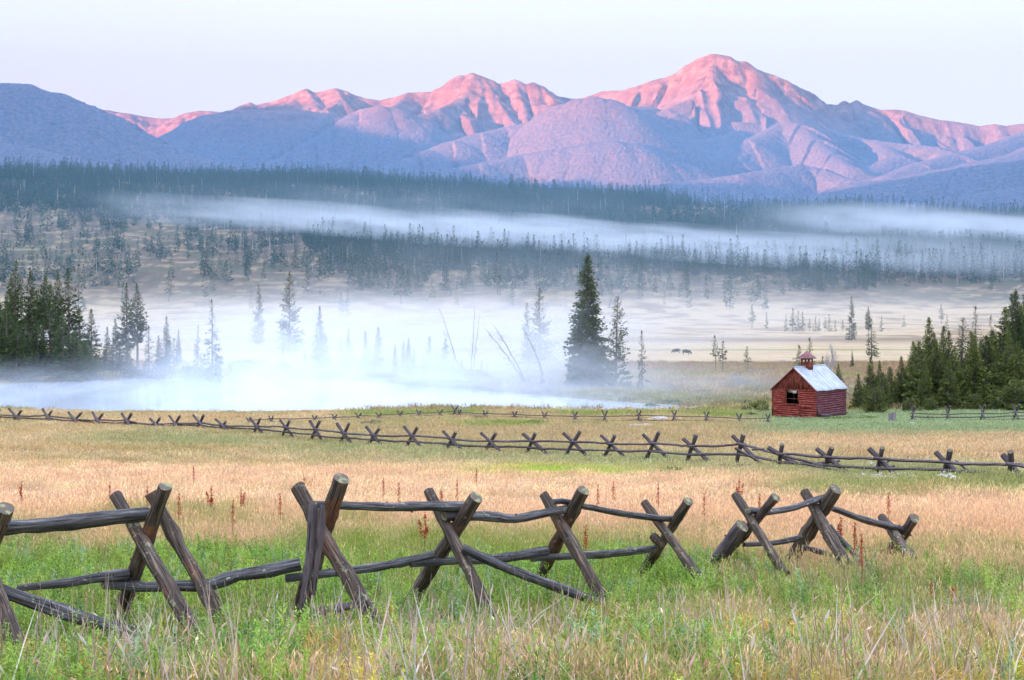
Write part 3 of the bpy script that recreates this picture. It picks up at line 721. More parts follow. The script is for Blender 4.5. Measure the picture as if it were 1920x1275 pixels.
def do_grass():
    def tinted(c, r, a=.18):
        n = len(c); k = r.uniform(1 - a, 1 + a, (n, 1)); return np.clip(c * k * (1 + r.normal(0, .05, (n, 3))), 0, .9)
    # near ring
    x, y, r = region(7.5, 30, 1, seed=51)
    for (y0, y1, d, nm, sm0, sm1, sd) in ((9.3, 17, 120, 'near', .75, 1.25, 1), (17, 32, 70, 'near', .85, 1.4, 2)):
        x, y, r = region(y0, y1, d, seed=60 + sd)
        c, px, py = zone(x, y)
        P, Ro, s = place(x, y, r, sm0, sm1)
        hum = 1 + .25 * fbm(x / 1.4, y / 1.4, 2, 91)
        green = (c[:, 1] > c[:, 0])
        vi = np.where(green, r.integers(0, 4, len(x)), r.integers(0, 6, len(x)))
        s = s * np.where(green, .85, 1.0)
        c = np.where((r.uniform(size=len(x)) < np.interp(py, [1000, 1200], [.1, .22]))[:, None], PALE * .9, c)
        scatter('meadow_grass', P, Ro, np.stack([s, s, s * hum * .46], 1), vi, tinted(c, r), C_NEAR, 'tall seeding meadow grass around the near log fence, pink straw passing into green' if sd == 1 else 'dry pinkish meadow grass just beyond the near log fence', 'grass')
    # leafy weeds
    x, y, r = region(9.3, 22, 44, seed=71)
    c, px, py = zone(x, y)
    n1 = fbm(x / 1.1, y / 1.1, 3, 15)
    left = np.interp(px, [0, 1150, 1500, 1920], [.95, .9, .36, .22])
    keep = r.uniform(size=len(x)) < np.clip(sm(1030, 1120, py + 80 * n1 - np.interp(px, [1100, 1500], [0, 35])) * left * (.8 + 1.3 * n1) * np.interp(py, [1180, 1275], [1, .85]), 0, 1)
    x, y, c, py = x[keep], y[keep], c[keep], py[keep]
    P, Ro, s = place(x, y, r, .55, 1.0)
    pick = r.uniform(size=len(x))[:, None]
    col = np.where(pick < .4, [.26, .41, .06], np.where(pick < .6, [.16, .30, .06], np.where(pick < .9, [.33, .44, .08], [.28, .38, .2])))
    scatter('leafy_weeds', P, Ro, np.stack([s, s, s], 1), r.integers(0, 5, len(x)), tinted(col, r, .25), C_WEED, 'fresh green leafy weeds crowding the feet of the near log fence', 'weeds')
    # dry stalks and mixed growth along the bottom
    x, y, r = region(9.0, 15, 40, seed=81)
    c, px, py = zone(x, y); n1 = fbm(x / 1.5, y / 1.5, 3, 19)
    keep = r.uniform(size=len(x)) < np.clip(sm(1120, 1230, py + 50 * n1 + np.interp(px, [0, 700, 1920], [-100, -40, 50])), 0.03, 1) * np.clip(.55 + n1 * 1.3, .05, 1)
    x, y, py = x[keep], y[keep], py[keep]
    P, Ro, s = place(x, y, r, .6, 1.25, .2)
    pick = r.uniform(size=len(x))[:, None]
    col = np.where(pick < .5, [.78, .62, .47], np.where(pick < .75, [.66, .44, .34], np.where(pick < .9, [.84, .76, .66], [.5, .36, .2])))
    scatter('dry_stalks', P, Ro, np.stack([s, s, s], 1), r.integers(0, 4, len(x)), tinted(col, r, .15), C_STALK, 'pale dry grass stalks standing above the green growth at the front', 'dry grass')
    # yellow and ochre herbs, in clumps
    x, y, r = region(9.0, 14.5, 34, seed=85)
    c, px, py = zone(x, y); n1 = fbm(x / .9, y / .9, 2, 29)
    keep = (n1 > .0) & (py > 1165) & (r.uniform(size=len(x)) < np.interp(px, [0, 500, 900, 1920], [.15, .5, .8, .9]))
    x, y = x[keep], y[keep]
    P, Ro, s = place(x, y, r, .45, .8, .1)
    pick = (fbm(x / 2.5, y / 2.5, 2, 37) * .9 + .5 + r.normal(0, .12, len(x)))[:, None]
    col = np.where(pick < .35, [.55, .36, .08], np.where(pick < .6, [.62, .58, .07], np.where(pick < .8, [.28, .17, .10], [.62, .55, .22])))
    scatter('ochre_herbs', P, Ro, np.stack([s, s, s], 1), r.integers(0, 5, len(x)), tinted(col, r, .2), C_WEED, 'low ochre and yellow herbs in clumps along the front edge', 'weeds')
    # dark low scrub, lower right
    x, y, r = region(30, 62, 24, seed=91)
    c, px, py = zone(x, y)
    P, Ro, s = place(x, y, r, .8, 1.3)
    scatter('field_grass', P, Ro, np.stack([s, s, s * .42 * (1 + .9 * fbm(x / 2.2, y / 2.2, 3, 92))], 1), r.integers(0, 3, len(x)), tinted(c, r, .24), C_MID, 'pinkish straw and green grass of the middle field before the long log fence', 'grass')
    x, y, r = region(62, 124, 8.5, seed=95)
    c, px, py = zone(x, y)
    mint = (c[:, 1] > c[:, 0]) & (px > 1380)
    P, Ro, s = place(x, y, r, .75, 1.2)
    h = s * np.where(mint, .3, .42) * np.where(py < 800, .7, 1)
    scatter('far_field_grass', P, Ro, np.stack([s, s, h], 1), r.integers(0, 3, len(x)), tinted(c, r, .22), C_FAR, 'short grass between the long log fence and the pond', 'grass')
    # shore and rough ground beyond
    x, y, r = region(124, 270, .9, 3, seed=97)
    sd = poly_sd(x, y, POND)
    keep = (sd > .8) & (r.uniform(size=len(x)) < np.where(y < 150, 1, np.where(y < 200, .75, .55)))
    x, y = x[keep], y[keep]
    c, px, py = zone(x, y)
    nn = fbm(x / 7, y / 5, 3, 55)
    c = np.where((nn > .15)[:, None], OLIVE * .9, c); c = np.where(((nn < -.2) & (y < 200))[:, None], np.array([.5, .38, .18]), c)
    P, Ro, s = place(x, y, r, 1.0, 2.0)
    scatter('shore_grass', P, Ro, np.stack([s, s, s * .5], 1), r.integers(0, 3, len(x)), tinted(c, r, .25), C_FAR, 'rank olive and ochre grass along the pond shore and on the rough ground behind', 'grass')
do_grass()

# ------------------------------------------------------------------ conifers
def conifer(h, rad, cb=.05, nb=260, seed=0, droop=.25, curve='cone', spray=.34, per=4, gappy=0.0, upturn=.15, top=1.0, wood=True, inner=.25):
    r = np.random.default_rng(seed)
    V = []; A = []
    W = MB()
    zs = np.linspace(0, 1, 9); lean = r.normal(0, .012, 2)
    tr = np.stack([lean[0] * h * zs**2, lean[1] * h * zs**2, zs * h * .985], 1)
    rb = .012 * h + .03
    W.tube(tr, rb * (1 - zs * .93), 7)
    axis = lambda t: np.array([lean[0] * h * t * t, lean[1] * h * t * t, h * t])
    lump = r.uniform(.75, 1.2, 24)
    for i in range(nb):
        t = cb + (1 - cb) * ((i + r.uniform()) / nb) ** 1.0
        u = (t - cb) / (1 - cb)
        if curve == 'cone': pr = (1 - u) ** .95 * (1 - .25 * np.exp(-u * 9))
        elif curve == 'fat': pr = (1 - u ** 1.25) ** .8 * (1 - .3 * np.exp(-u * 9))
        elif curve == 'pine': pr = (np.sin(min(1, u * 1.05 + .1) * 3.14159) ** .6) * (.55 + .45 * (1 - u)) + .05
        elif curve == 'dome': pr = math.sqrt(max(0, 1 - u ** 2.2)) * .95 + .03
        else: pr = (1 - u) ** .6 * .8 + .12
        if r.uniform() < gappy: continue
        az = r.uniform(0, 6.283); sector = int(az / 6.283 * 6) + 6 * int(u * 3.99)
        L = rad * pr * r.uniform(.62, 1.12) * lump[sector % 24] + .05
        base = axis(t) * 1.0
        d = np.array([math.cos(az), math.sin(az), 0])
        el = upturn + (u - .45) * .9 - droop * (1 - u)
        npos = max(2, int(L / (spray * .55)))
        f = lambda q: base + d * L * q * math.cos(el) + np.array([0, 0, L * (math.sin(el) * q + upturn * .5 * q * q)])
        if wood and L > .5: W.tube([f(0), f(.5), f(.95)], [.012 * h * .16 + .012, .015, .006], 3)
        for k in range(npos):
            q = inner + (1.0 - inner) * (k + r.uniform()) / npos
            p = f(q)
            for s in range(per):
                a2 = az + r.normal(0, .85); e2 = r.normal(.15 - droop * .6, .4)
                v = np.array([math.cos(a2) * math.cos(e2), math.sin(a2) * math.cos(e2), math.sin(e2)])
                sl = spray * r.uniform(.6, 1.25) * (.34 + .78 * (1 - u))
                side = np.cross(v, r.normal(size=3)); side /= np.linalg.norm(side) + 1e-9
                side *= sl * r.uniform(.16, .28)
                pp = p + r.normal(0, spray * .22, 3)
                V += [pp, pp + v * sl * .45 + side, pp + v * sl, pp + v * sl * .5 - side]
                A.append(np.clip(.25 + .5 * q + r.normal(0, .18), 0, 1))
    # leader
    for k in range(int(14 * top)):
        t = .95 + .06 * r.uniform(); p = axis(t); a2 = r.uniform(0, 6.283); v = np.array([math.cos(a2) * .5, math.sin(a2) * .5, .8])
        side = np.cross(v, r.normal(size=3)); side /= np.linalg.norm(side); sl = spray * .7
        V += [p, p + v * sl * .5 + side * sl * .2, p + v * sl, p + v * sl * .5 - side * sl * .2]; A.append(.7)
    V = np.array(V); n = len(V) // 4
    Q = np.arange(n * 4).reshape(n, 4)
    return V, Q, np.repeat(A, 4), W

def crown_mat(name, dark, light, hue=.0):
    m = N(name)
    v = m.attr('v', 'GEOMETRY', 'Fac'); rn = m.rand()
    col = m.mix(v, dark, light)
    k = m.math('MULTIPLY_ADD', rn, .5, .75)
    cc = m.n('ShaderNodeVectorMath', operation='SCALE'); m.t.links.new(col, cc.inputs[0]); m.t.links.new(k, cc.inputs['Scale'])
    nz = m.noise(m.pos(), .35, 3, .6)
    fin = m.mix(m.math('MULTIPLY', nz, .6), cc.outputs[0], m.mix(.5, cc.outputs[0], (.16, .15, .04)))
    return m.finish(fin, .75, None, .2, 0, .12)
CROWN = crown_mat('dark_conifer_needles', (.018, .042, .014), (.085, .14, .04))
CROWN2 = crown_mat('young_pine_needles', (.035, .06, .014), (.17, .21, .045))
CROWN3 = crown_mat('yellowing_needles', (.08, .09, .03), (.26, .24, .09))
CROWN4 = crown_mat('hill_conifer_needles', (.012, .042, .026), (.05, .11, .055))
mm = N('conifer_bark'); BARK = mm.finish(mm.ramp(mm.noise(mm.mapping(mm.coord(), (8, 8, 1.2)), 1.5, 4, .6), [(.3, (.09, .07, .06)), (.7, (.28, .23, .20))]), .95)
mm = N('dead_wood'); DEADWOOD = mm.finish(mm.ramp(mm.noise(mm.mapping(mm.coord(), (6, 6, 1)), 1.5, 4, .6), [(.3, (.12, .11, .11)), (.7, (.34, .31, .30))]), .95)
mm = N('pale_dead_wood'); PALEWOOD = mm.finish((.5, .46, .44), .9)

TREES = {}
def tree_type(key, specs, cmat):
    L = []
    for s in specs:
        h = s['h']; V, Q, A, W = conifer(**s)
        cm = mesh_np('crown', V, [Q], [cmat], attrs={'v': ('FLOAT', A)})
        tm = W.mesh('trunk', BARK)
        L.append((h, cm, tm))
    TREES[key] = L
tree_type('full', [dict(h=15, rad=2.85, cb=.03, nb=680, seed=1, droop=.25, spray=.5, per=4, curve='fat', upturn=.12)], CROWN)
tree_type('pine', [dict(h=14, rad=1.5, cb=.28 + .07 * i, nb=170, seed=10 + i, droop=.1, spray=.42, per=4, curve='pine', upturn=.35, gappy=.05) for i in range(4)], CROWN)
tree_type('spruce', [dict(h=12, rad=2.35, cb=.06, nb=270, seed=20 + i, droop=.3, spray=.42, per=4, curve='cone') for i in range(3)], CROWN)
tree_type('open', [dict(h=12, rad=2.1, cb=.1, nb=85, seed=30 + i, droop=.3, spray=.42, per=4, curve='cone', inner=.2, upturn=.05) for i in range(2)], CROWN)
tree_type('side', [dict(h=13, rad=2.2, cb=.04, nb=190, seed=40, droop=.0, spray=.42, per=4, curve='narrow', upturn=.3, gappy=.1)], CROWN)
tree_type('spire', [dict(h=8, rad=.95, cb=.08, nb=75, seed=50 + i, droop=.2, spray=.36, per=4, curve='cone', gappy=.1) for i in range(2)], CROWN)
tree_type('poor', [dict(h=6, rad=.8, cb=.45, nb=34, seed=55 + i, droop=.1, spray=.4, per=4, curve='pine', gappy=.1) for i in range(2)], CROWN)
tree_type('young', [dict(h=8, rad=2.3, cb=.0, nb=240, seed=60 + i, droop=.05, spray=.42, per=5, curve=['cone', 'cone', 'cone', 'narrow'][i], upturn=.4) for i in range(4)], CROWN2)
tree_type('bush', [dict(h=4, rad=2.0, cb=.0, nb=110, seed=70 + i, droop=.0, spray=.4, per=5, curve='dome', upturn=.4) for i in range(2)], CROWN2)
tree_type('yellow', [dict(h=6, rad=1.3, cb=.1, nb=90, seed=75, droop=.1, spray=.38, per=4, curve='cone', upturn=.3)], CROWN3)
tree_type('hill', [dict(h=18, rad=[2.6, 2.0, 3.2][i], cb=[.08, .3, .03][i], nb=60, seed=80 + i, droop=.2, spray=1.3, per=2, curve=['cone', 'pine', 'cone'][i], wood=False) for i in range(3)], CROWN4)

def put_tree(key, var, base, h, name, label, group=None, cat='tree', wid=1.0, rz=None, tilt=(0, 0), parts=True):
    lib = TREES[key]; h0, cm, tm = lib[var % len(lib)]
    root = bpy.data.objects.new(name, None); root.empty_display_size = .3; COL.objects.link(root)
    s = h / h0
    root.location = base - Vector((0, 0, .1)); root.scale = (s * wid, s * wid, s)
    root.rotation_euler = (tilt[0], tilt[1], random.uniform(0, 6.28) if rz is None else rz)
    tag(root, label, cat, group)
    a = bpy.data.objects.new('trunk', tm); COL.objects.link(a); a.parent = root
    a = bpy.data.objects.new('crown', cm); COL.objects.link(a); a.parent = root
    return root

# (kind, variant, px of stem, py of tip, distance, width factor, label)
GL = 'left grove'
left_grove = [
 ('pine', 0, -22, 505, 176, 1.3), ('spruce', 0, -4, 545, 173, 1.2), ('pine', 1, 28, 487, 182, 1.25), ('spruce', 1, 12, 560, 171, 1.2), ('pine', 2, 58, 507, 186, 1.1),
 ('spruce', 2, 44, 590, 172, 1.3), ('pine', 3, 80, 512, 184, 1.15), ('spruce', 0, 70, 600, 174, 1.2), ('pine', 1, 108, 507, 182, 1.0), ('spruce', 1, 95, 570, 176, 1.3),
 ('pine', 0, 130, 505, 180, 1.35), ('spruce', 2, 120, 585, 174, 1.2), ('spruce', 0, 150, 577, 181, 1.15), ('spruce', 1, 137, 620, 173, 1.3), ('spruce', 2, 172, 580, 184, 1.0),
 ('spruce', 0, 160, 640, 177, 1.3), ('pine', 2, 20, 520, 190, 1.2), ('pine', 3, 95, 530, 192, 1.2), ('spruce', 1, 60, 540, 193, 1.3), ('spruce', 2, 30, 610, 170, 1.3), ('pine', 2, -60, 480, 185, 1.3), ('spruce', 2, -45, 560, 178, 1.3)]
left_lab = ['tall dark pine at the very left edge of the photo', 'dark spruce low at the left edge', 'tallest pine of the left grove, with an irregular top', 'green spruce in front of the tallest left pine', 'thin brownish topped pine behind the left grove',
 'bushy dark spruce between the bare trunks at far left', 'slim dark topped pine third from the tallest in the left grove', 'low dense spruce among the left grove trunks', 'narrow pine with twin pale trunks in the left grove', 'dense spruce just left of the twin pale trunks',
 'broad headed pine on the right side of the left grove', 'low spruce at the foot of the broad headed left pine', 'dark spruce forming the right shoulder of the left grove', 'low bushy spruce under the right shoulder of the left grove', 'pointed spruce standing just clear of the left grove',
 'squat dense spruce at the shore end of the left grove', 'pine crown filling the back of the left grove', 'second pine at the back of the left grove', 'dark spruce deep inside the left grove', 'small spruce at the shore in front of the left grove', 'pine beyond the left edge', 'spruce beyond the left edge']
for (k, v, px, ty, Y, w), lb in zip(left_grove, left_lab):
    b = on_ground(px, Y); h = (HY - ty) / F * Y - b.z
    put_tree(k, v, b, h, 'pine_tree' if k == 'pine' else 'spruce_tree', lb, 'dark conifers of the left grove', wid=w * 12.5 / h if k == 'pine' else w * 11 / h)

singles = [
 ('spruce', 0, 200, 612, 186, .9, 'small dark spruce right of the left grove by the water'), ('spruce', 1, 218, 598, 190, 1.1, 'bushy spruce at the foot of the twin tall pines'),
 ('pine', 0, 238, 531, 188, 1.05, 'left one of twin tall open pines by the pond'), ('pine', 1, 258, 531, 190, 1.15, 'right one of twin tall open pines, with a bare lower stem'),
 ('spruce', 2, 240, 628, 183, 1.1, 'low spruce in front of the twin tall pines'), ('spire', 0, 279, 610, 187, 1.4, 'slender pointed young spruce right of the twin tall pines'),
 ('spruce', 1, 298, 628, 185, 1.0, 'small dark spruce at the end of the left point'), ('spruce', 0, 312, 642, 183, .9, 'tiny spruce between two small ones on the left point'), ('spire', 1, 326, 634, 182, 1.5, 'small pointed spruce last on the left point'),
 ('spruce', 0, 313, 592, 240, .9, 'faint grey spruce in the mist behind the left point'), ('spruce', 2, 334, 618, 240, .8, 'fainter low spruce in the mist right of its grey neighbour'),
 ('open', 0, 370, 609, 180, .85, 'lower one of two open spruces standing by the pond'), ('open', 1, 398, 561, 178, .95, 'taller one of two open spruces, with layered branches, by the pond'),
 ('side', 0, 485, 535, 430, .8, 'very faint tall pine dissolving in the mist'), ('side', 0, 543, 511, 330, 1.15, 'tall grey pine with ragged crown rising from the mist'),
 ('spruce', 1, 601, 575, 200, 1.0, 'dark topped spruce sinking into white mist'), ('spruce', 0, 531, 645, 205, .9, 'ghostly small spruce in dense mist over the pond'), ('spruce', 2, 572, 650, 205, .7, 'small ghostly spruce left of the dark topped one'),
 ('spruce', 1, 654, 617, 202, .9, 'small misty spruce right of the dark topped one'), ('spruce', 0, 640, 632, 204, .8, 'low misty spruce touching its taller right neighbour'),
 ('spruce', 2, 686, 620, 198, .9, 'left one of a misty pair of spruces'), ('spruce', 0, 708, 613, 196, 1.15, 'right and taller one of a misty pair of spruces'),
 ('spruce', 1, 741, 642, 190, .8, 'small spruce alone in mist right of the pair'), ('spruce', 2, 756, 640, 188, .9, 'left small spruce of a misty clump of three'), ('spruce', 0, 766, 632, 187, 1.0, 'tallest small spruce of a misty clump of three'), ('spruce', 1, 776, 650, 186, .9, 'right low spruce of a misty clump of three'),
 ('side', 0, 806, 631, 184, 1.3, 'round topped shaggy young pine in mist'), ('spruce', 2, 834, 634, 180, 1.4, 'bushy spruce at the foot of the leaning dead tree'), ('spruce', 0, 820, 655, 181, 1.3, 'low spruce left of the leaning dead tree'), ('spruce', 1, 792, 662, 181, 1.1, 'low dark spruce below the round topped pine'),
 ('spire', 0, 903, 675, 172, 1.6, 'tiny spruce right of the two thin dead poles'), ('spire', 1, 914, 682, 171, 1.6, 'very small spruce on the misty shore, right of its twin'), ('spruce', 0, 866, 672, 176, 1.6, 'low bushy spruce between the dead trees'), ('spruce', 1, 885, 684, 174, 1.5, 'low bushy spruce under the two thin dead poles'), ('spruce', 2, 850, 668, 178, 1.2, 'small spruce just right of the leaning dead tree'),
 ('side', 0, 1012, 541, 260, 1.2, 'tall misty pine left of the big spruce'), ('side', 0, 989, 569, 245, .8, 'ragged misty tree beside the tall misty pine'), ('spire', 1, 1016, 694, 160, 1.7, 'small dark spruce at the foot of a slanting dead tree'),
 ('full', 0, 1100, 478, 157, 1.0, 'big broad dark spruce dominating the middle of the valley'), ('side', 0, 1155, 557, 155, 1.1, 'dark ragged spruce leaning against the big one on its right'),
 ('spire', 0, 1204, 620, 152, 1.05, 'slender spruce alone right of the big one'),
 ('poor', 0, 1342, 630, 200, .9, 'left one of two thin half bare pines'), ('poor', 1, 1355, 640, 196, 1.1, 'right one of two thin half bare pines'), ('poor', 0, 1401, 650, 190, .95, 'lone thin half bare pine left of the cabin'),
 ('yellow', 0, 1499, 648, 150, 1.0, 'yellowish young pine behind the cabin roof'), ('spire', 1, 1519, 633, 150, 1.2, 'dark young spruce rising behind the cupola'), ('yellow', 0, 1541, 668, 148, 1.0, 'yellowish low tree right of the cupola'),
 ('young', 0, 1572, 682, 142, .9, 'bushy light green young pine right of the cabin roof'), ('side', 0, 1597, 556, 480, .8, 'tall slim misty pine with bare stem right of the cabin'), ('spruce', 2, 1598, 655, 230, .7, 'small misty spruce under the tall slim pine'),
 ('open', 0, 1634, 598, 300, 1.4, 'shaggy misty spruce beside the right grove'), ('pine', 2, 1628, 575, 420, 1.0, 'faint misty pine behind the shaggy one')]
for (k, v, px, ty, Y, w, lb) in singles:
    b = on_ground(px, Y); h = (HY - ty) / F * Y - b.z
    nm = {'pine': 'pine_tree', 'poor': 'pine_tree', 'yellow': 'pine_tree', 'young': 'pine_tree', 'side': 'spruce_tree'}.get(k, 'spruce_tree')
    put_tree(k, v, b, h, nm, lb, wid=w)

right_grove = [
 ('young', 0, 1610, 700, 126, 1.0), ('bush', 0, 1600, 770, 122, .9), ('young', 1, 1632, 668, 128, .9), ('young', 2, 1650, 676, 127, .8), ('bush', 1, 1640, 728, 121, 1.1), ('young', 3, 1669, 688, 129, .9),
 ('young', 0, 1690, 668, 130, .95), ('bush', 0, 1672, 770, 121, 1.2), ('young', 1, 1712, 640, 130, .95), ('young', 2, 1745, 597, 132, .95), ('bush', 1, 1706, 748, 122, 1.3), ('young', 3, 1727, 640, 128, 1.0),
 ('young', 0, 1768, 612, 134, .8), ('young', 2, 1782, 622, 130, .9), ('bush', 0, 1745, 746, 123, 1.4), ('side', 0, 1803, 596, 134, 1.2), ('young', 1, 1790, 650, 127, 1.0), ('open', 1, 1830, 573, 137, 1.0),
 ('young', 0, 1822, 622, 130, .95), ('bush', 1, 1785, 747, 124, 1.4), ('open', 0, 1860, 592, 138, .8), ('young', 3, 1850, 630, 131, .95), ('young', 2, 1880, 578, 132, 1.15), ('full', 0, 1903, 545, 130, .85),
 ('full', 0, 1932, 520, 132, .95), ('young', 1, 1870, 660, 127, 1.1), ('bush', 0, 1828, 739, 124, 1.4), ('young', 0, 1908, 640, 126, 1.1), ('bush', 1, 1868, 746, 123, 1.5), ('bush', 0, 1906, 714, 123, 1.5), ('full', 0, 1965, 540, 134, 1.0), ('spruce', 1, 1902, 552, 142, 1.3), ('young', 2, 1757, 640, 128, 1.0), ('bush', 0, 1625, 767, 120.5, .9), ('bush', 1, 1726, 763, 121.5, 1.1)]
right_lab = ['small green pine next to the cabin wall', 'low bush pine touching the cabin corner', 'dark pointed young pine second from the cabin', 'young pine with a narrow tip right of the pointed one', 'low bush pine second from the cabin', 'rounded young pine in the dip of the right grove',
 'young pine at the start of the rise in the right grove', 'low bush pine above the tree stump', 'young pine halfway up the slope of the right grove', 'first tall pine of the right grove, with a bushy green top', 'low bush pine at the left end of the right fence', 'leafy young pine under the first tall one',
 'right companion of the first tall pine, with a blunt top', 'green pine in the dip between two tall ones of the right grove', 'wide bush pine behind the left end of the right fence', 'second tall pine of the right grove, with ragged branches', 'olive young pine below the ragged one', 'tall open topped spruce above the right grove',
 'dense young pine under the open topped spruce', 'wide bush pine behind the first rails of the right fence', 'slim spruce with visible tiers near the right edge', 'dense pine under the slim tiered spruce', 'broad dark pine before the right edge', 'very dark tall spruce near the right edge',
 'highest dark spruce cut by the right edge', 'olive pine low down near the right edge', 'wide bush pine behind the middle of the right fence', 'dense green pine at the right edge behind the fence', 'wide bush pine third along the right fence', 'wide bush pine last along the right fence', 'spruce beyond the right edge', 'pointed dark spruce behind the very dark tall one',
 'yellow green pine in front of the first tall one', 'lowest bush pine left of the stump', 'lowest bush pine right of the stump']
for (k, v, px, ty, Y, w), lb in zip(right_grove, right_lab):
    b = on_ground(px, Y); h = (HY - ty) / F * Y - b.z
    put_tree(k, v, b, h, 'pine_tree' if k in ('young', 'bush') else 'spruce_tree', lb, 'conifers of the right grove', wid=w)

def fill_groves():
    r = np.random.default_rng(404)
    top = lambda px: np.interp(px, [1600, 1640, 1700, 1745, 1790, 1830, 1870, 1900, 1960], [715, 680, 655, 612, 640, 600, 610, 570, 545])
    for i in range(46):
        px = r.uniform(1602, 1955); Y = r.uniform(124, 146); ty = top(px) + r.uniform(8, 110) * (1 if Y < 134 else .35)
        b = on_ground(px, Y); h = (HY - ty) / F * Y - b.z
        put_tree(['young', 'young', 'spruce'][i % 3], int(r.integers(0, 4)), b, h, 'pine_tree', 'dark young conifer filling the depth of the right grove', 'filling conifers of the right grove', wid=r.uniform(.85, 1.15))
    for i in range(12):
        px = r.uniform(-40, 165); Y = r.uniform(176, 196); ty = np.interp(px, [-40, 60, 165], [545, 560, 625]) + r.uniform(0, 40)
        b = on_ground(px, Y); h = (HY - ty) / F * Y - b.z
        put_tree('spruce', int(r.integers(0, 3)), b, h, 'spruce_tree', 'dark spruce filling the depth of the left grove', 'filling conifers of the left grove', wid=r.uniform(.9, 1.2))
fill_groves()

# ------------------------------------------------------------------ dead trees
def snag(pts, Y, lab, nbr, seed, r0=.11, group=None, brl=1.6, side=0):
    r = np.random.default_rng(seed)
    P = np.array([at(px, py, Y) for px, py in pts])
    root = empty('dead_tree', P[0]); tag(root, lab, 'dead tree', group)
    b = MB(); n = 14
    cum = np.r_[0, np.cumsum(np.linalg.norm(np.diff(P, axis=0), axis=1))]; t = np.linspace(0, cum[-1], n)
    Q = np.stack([np.interp(t, cum, P[:, k]) for k in range(3)], 1)
    Q[1:-1] += r.normal(0, .03, (n - 2, 3))
    L = cum[-1]
    b.tube(Q - P[0], np.linspace(r0, .015, n), 6)
    if nbr:
        for i in range(nbr):
            u = r.uniform(.12, .92); q = np.array([np.interp(u * L, t, Q[:, k]) for k in range(3)]) - P[0]
            ax = (Q[-1] - Q[0]) / L
            az = r.uniform(0, 6.283); d = np.array([math.cos(az), math.sin(az) * .6, r.uniform(-.3, .5)]) + ax * .3
            if side: d[0] = side * abs(d[0])
            l = brl * r.uniform(.4, 1.1) * (1.1 - u)
            m1 = q + d * l * .5 + r.normal(0, .06, 3); m2 = q + d * l + np.array([0, 0, r.uniform(-.3, .2)])
            b.tube([q, m1, m2], [.028, .018, .006], 4)
            for j in range(2):
                e = m1 + (m2 - m1) * r.uniform(); b.tube([e, e + r.normal(0, .28, 3)], [.012, .005], 3)
    b.build('trunk', DEADWOOD, root)
snag([(860, 690), (845, 640), (832, 598), (822, 577)], 176, 'leaning dead tree curving left above the misty bushes', 16, 1, side=-1)
snag([(884, 690), (888, 630), (890, 574)], 176, 'left one of two thin upright dead poles', 5, 2, .08, brl=.6)
snag([(888, 690), (893, 640), (900, 588)], 177, 'right one of two thin dead poles, tilting right', 4, 3, .07, brl=.6)
snag([(983, 716), (960, 680), (930, 640), (907, 614)], 160, 'lower one of two dead trees slanting left from one root', 14, 4, .12)
snag([(985, 716), (968, 680), (945, 640), (925, 609)], 160.6, 'upper one of two dead trees slanting left from one root', 14, 5, .13)
snag([(1018, 704), (1008, 672), (994, 640), (980, 612)], 160, 'dark dead tree slanting left beside the big spruce', 12, 6, .13)
def bare_aspen(px, py0, py1, Y, lab, seed):
    r = np.random.default_rng(seed); p0 = at(px, py0, Y); h = (py0 - py1) / F * Y
    root = empty('bare_tree', p0); tag(root, lab, 'tree')
    b = MB(); b.tube([(0, 0, -.2), (.03, 0, h * .45), (0, .02, h * .95)], [.09, .06, .015], 6)
    for i in range(26):
        u = r.uniform(.25, .95); az = r.uniform(0, 6.283); d = np.array([math.cos(az) * .55, math.sin(az) * .55, 1]); l = h * .42 * (1.05 - u) + .3
        q = np.array([0, 0, u * h]); b.tube([q, q + d * l * .5 + r.normal(0, .05, 3), q + d * l], [.03, .018, .006], 4)
        for j in range(3): e = q + d * l * r.uniform(.3, .9); b.tube([e, e + r.normal(0, .2, 3) + [0, 0, .2]], [.012, .005], 3)
    b.build('trunk', PALEWOOD, root)
bare_aspen(1560, 715, 648, 140, 'bare pale tree with spreading twigs right of the cabin roof', 9)
bare_aspen(1552, 715, 672, 143, 'shorter bare pale tree behind the cabin ridge', 10)

# ------------------------------------------------------------------ hillside forest
def forest_density(px, py, x, y):
    n = fbm(x / 70, y / 60, 4, 300); n2 = fbm(x / 22, y / 22, 2, 301)
    d = np.ones_like(px)
    # clear ground on the left slope, reaching right as a wedge
    edge = np.interp(px, [0, 200, 350, 560, 620, 700], [392, 398, 415, 450, 500, 560])
    low = sm(0, 14, py - edge + 16 * n) * (px < 720)
    d = d * (1 - low * (.985 - .42 * sm(.12, .3, n2 + .4 * n)))
    # strip of cut ground under the fog, centre right
    st = np.interp(px, [620, 760, 1100, 1450], [515, 508, 503, 520])
    d = d * (1 - .9 * sm(0, 6, py - st) * (1 - sm(28, 38, py - st)) * (px > 640) * (px < 1480) * sm(-.35, -.05, n + .25 * n2))
    d = d * (1 - .95 * sm(384, 390, py) * (1 - sm(402, 408, py)) * sm(1180, 1200, px) * (1 - sm(1440, 1460, px)) * (n2 > -.3))
    d = d * np.where((px > 1640) & (py > 530), .12, 1) * np.where((px > 1450) & (py > 548), .15, 1)
    d = d * np.where((px > 1250) & (py < 405), .55, 1) * np.where((px > 1640) & (py < 425), .35, 1)
    d = d * (1 - sm(536, 548, py) * .93)
    return d * np.clip(.85 + .5 * n, .15, 1)
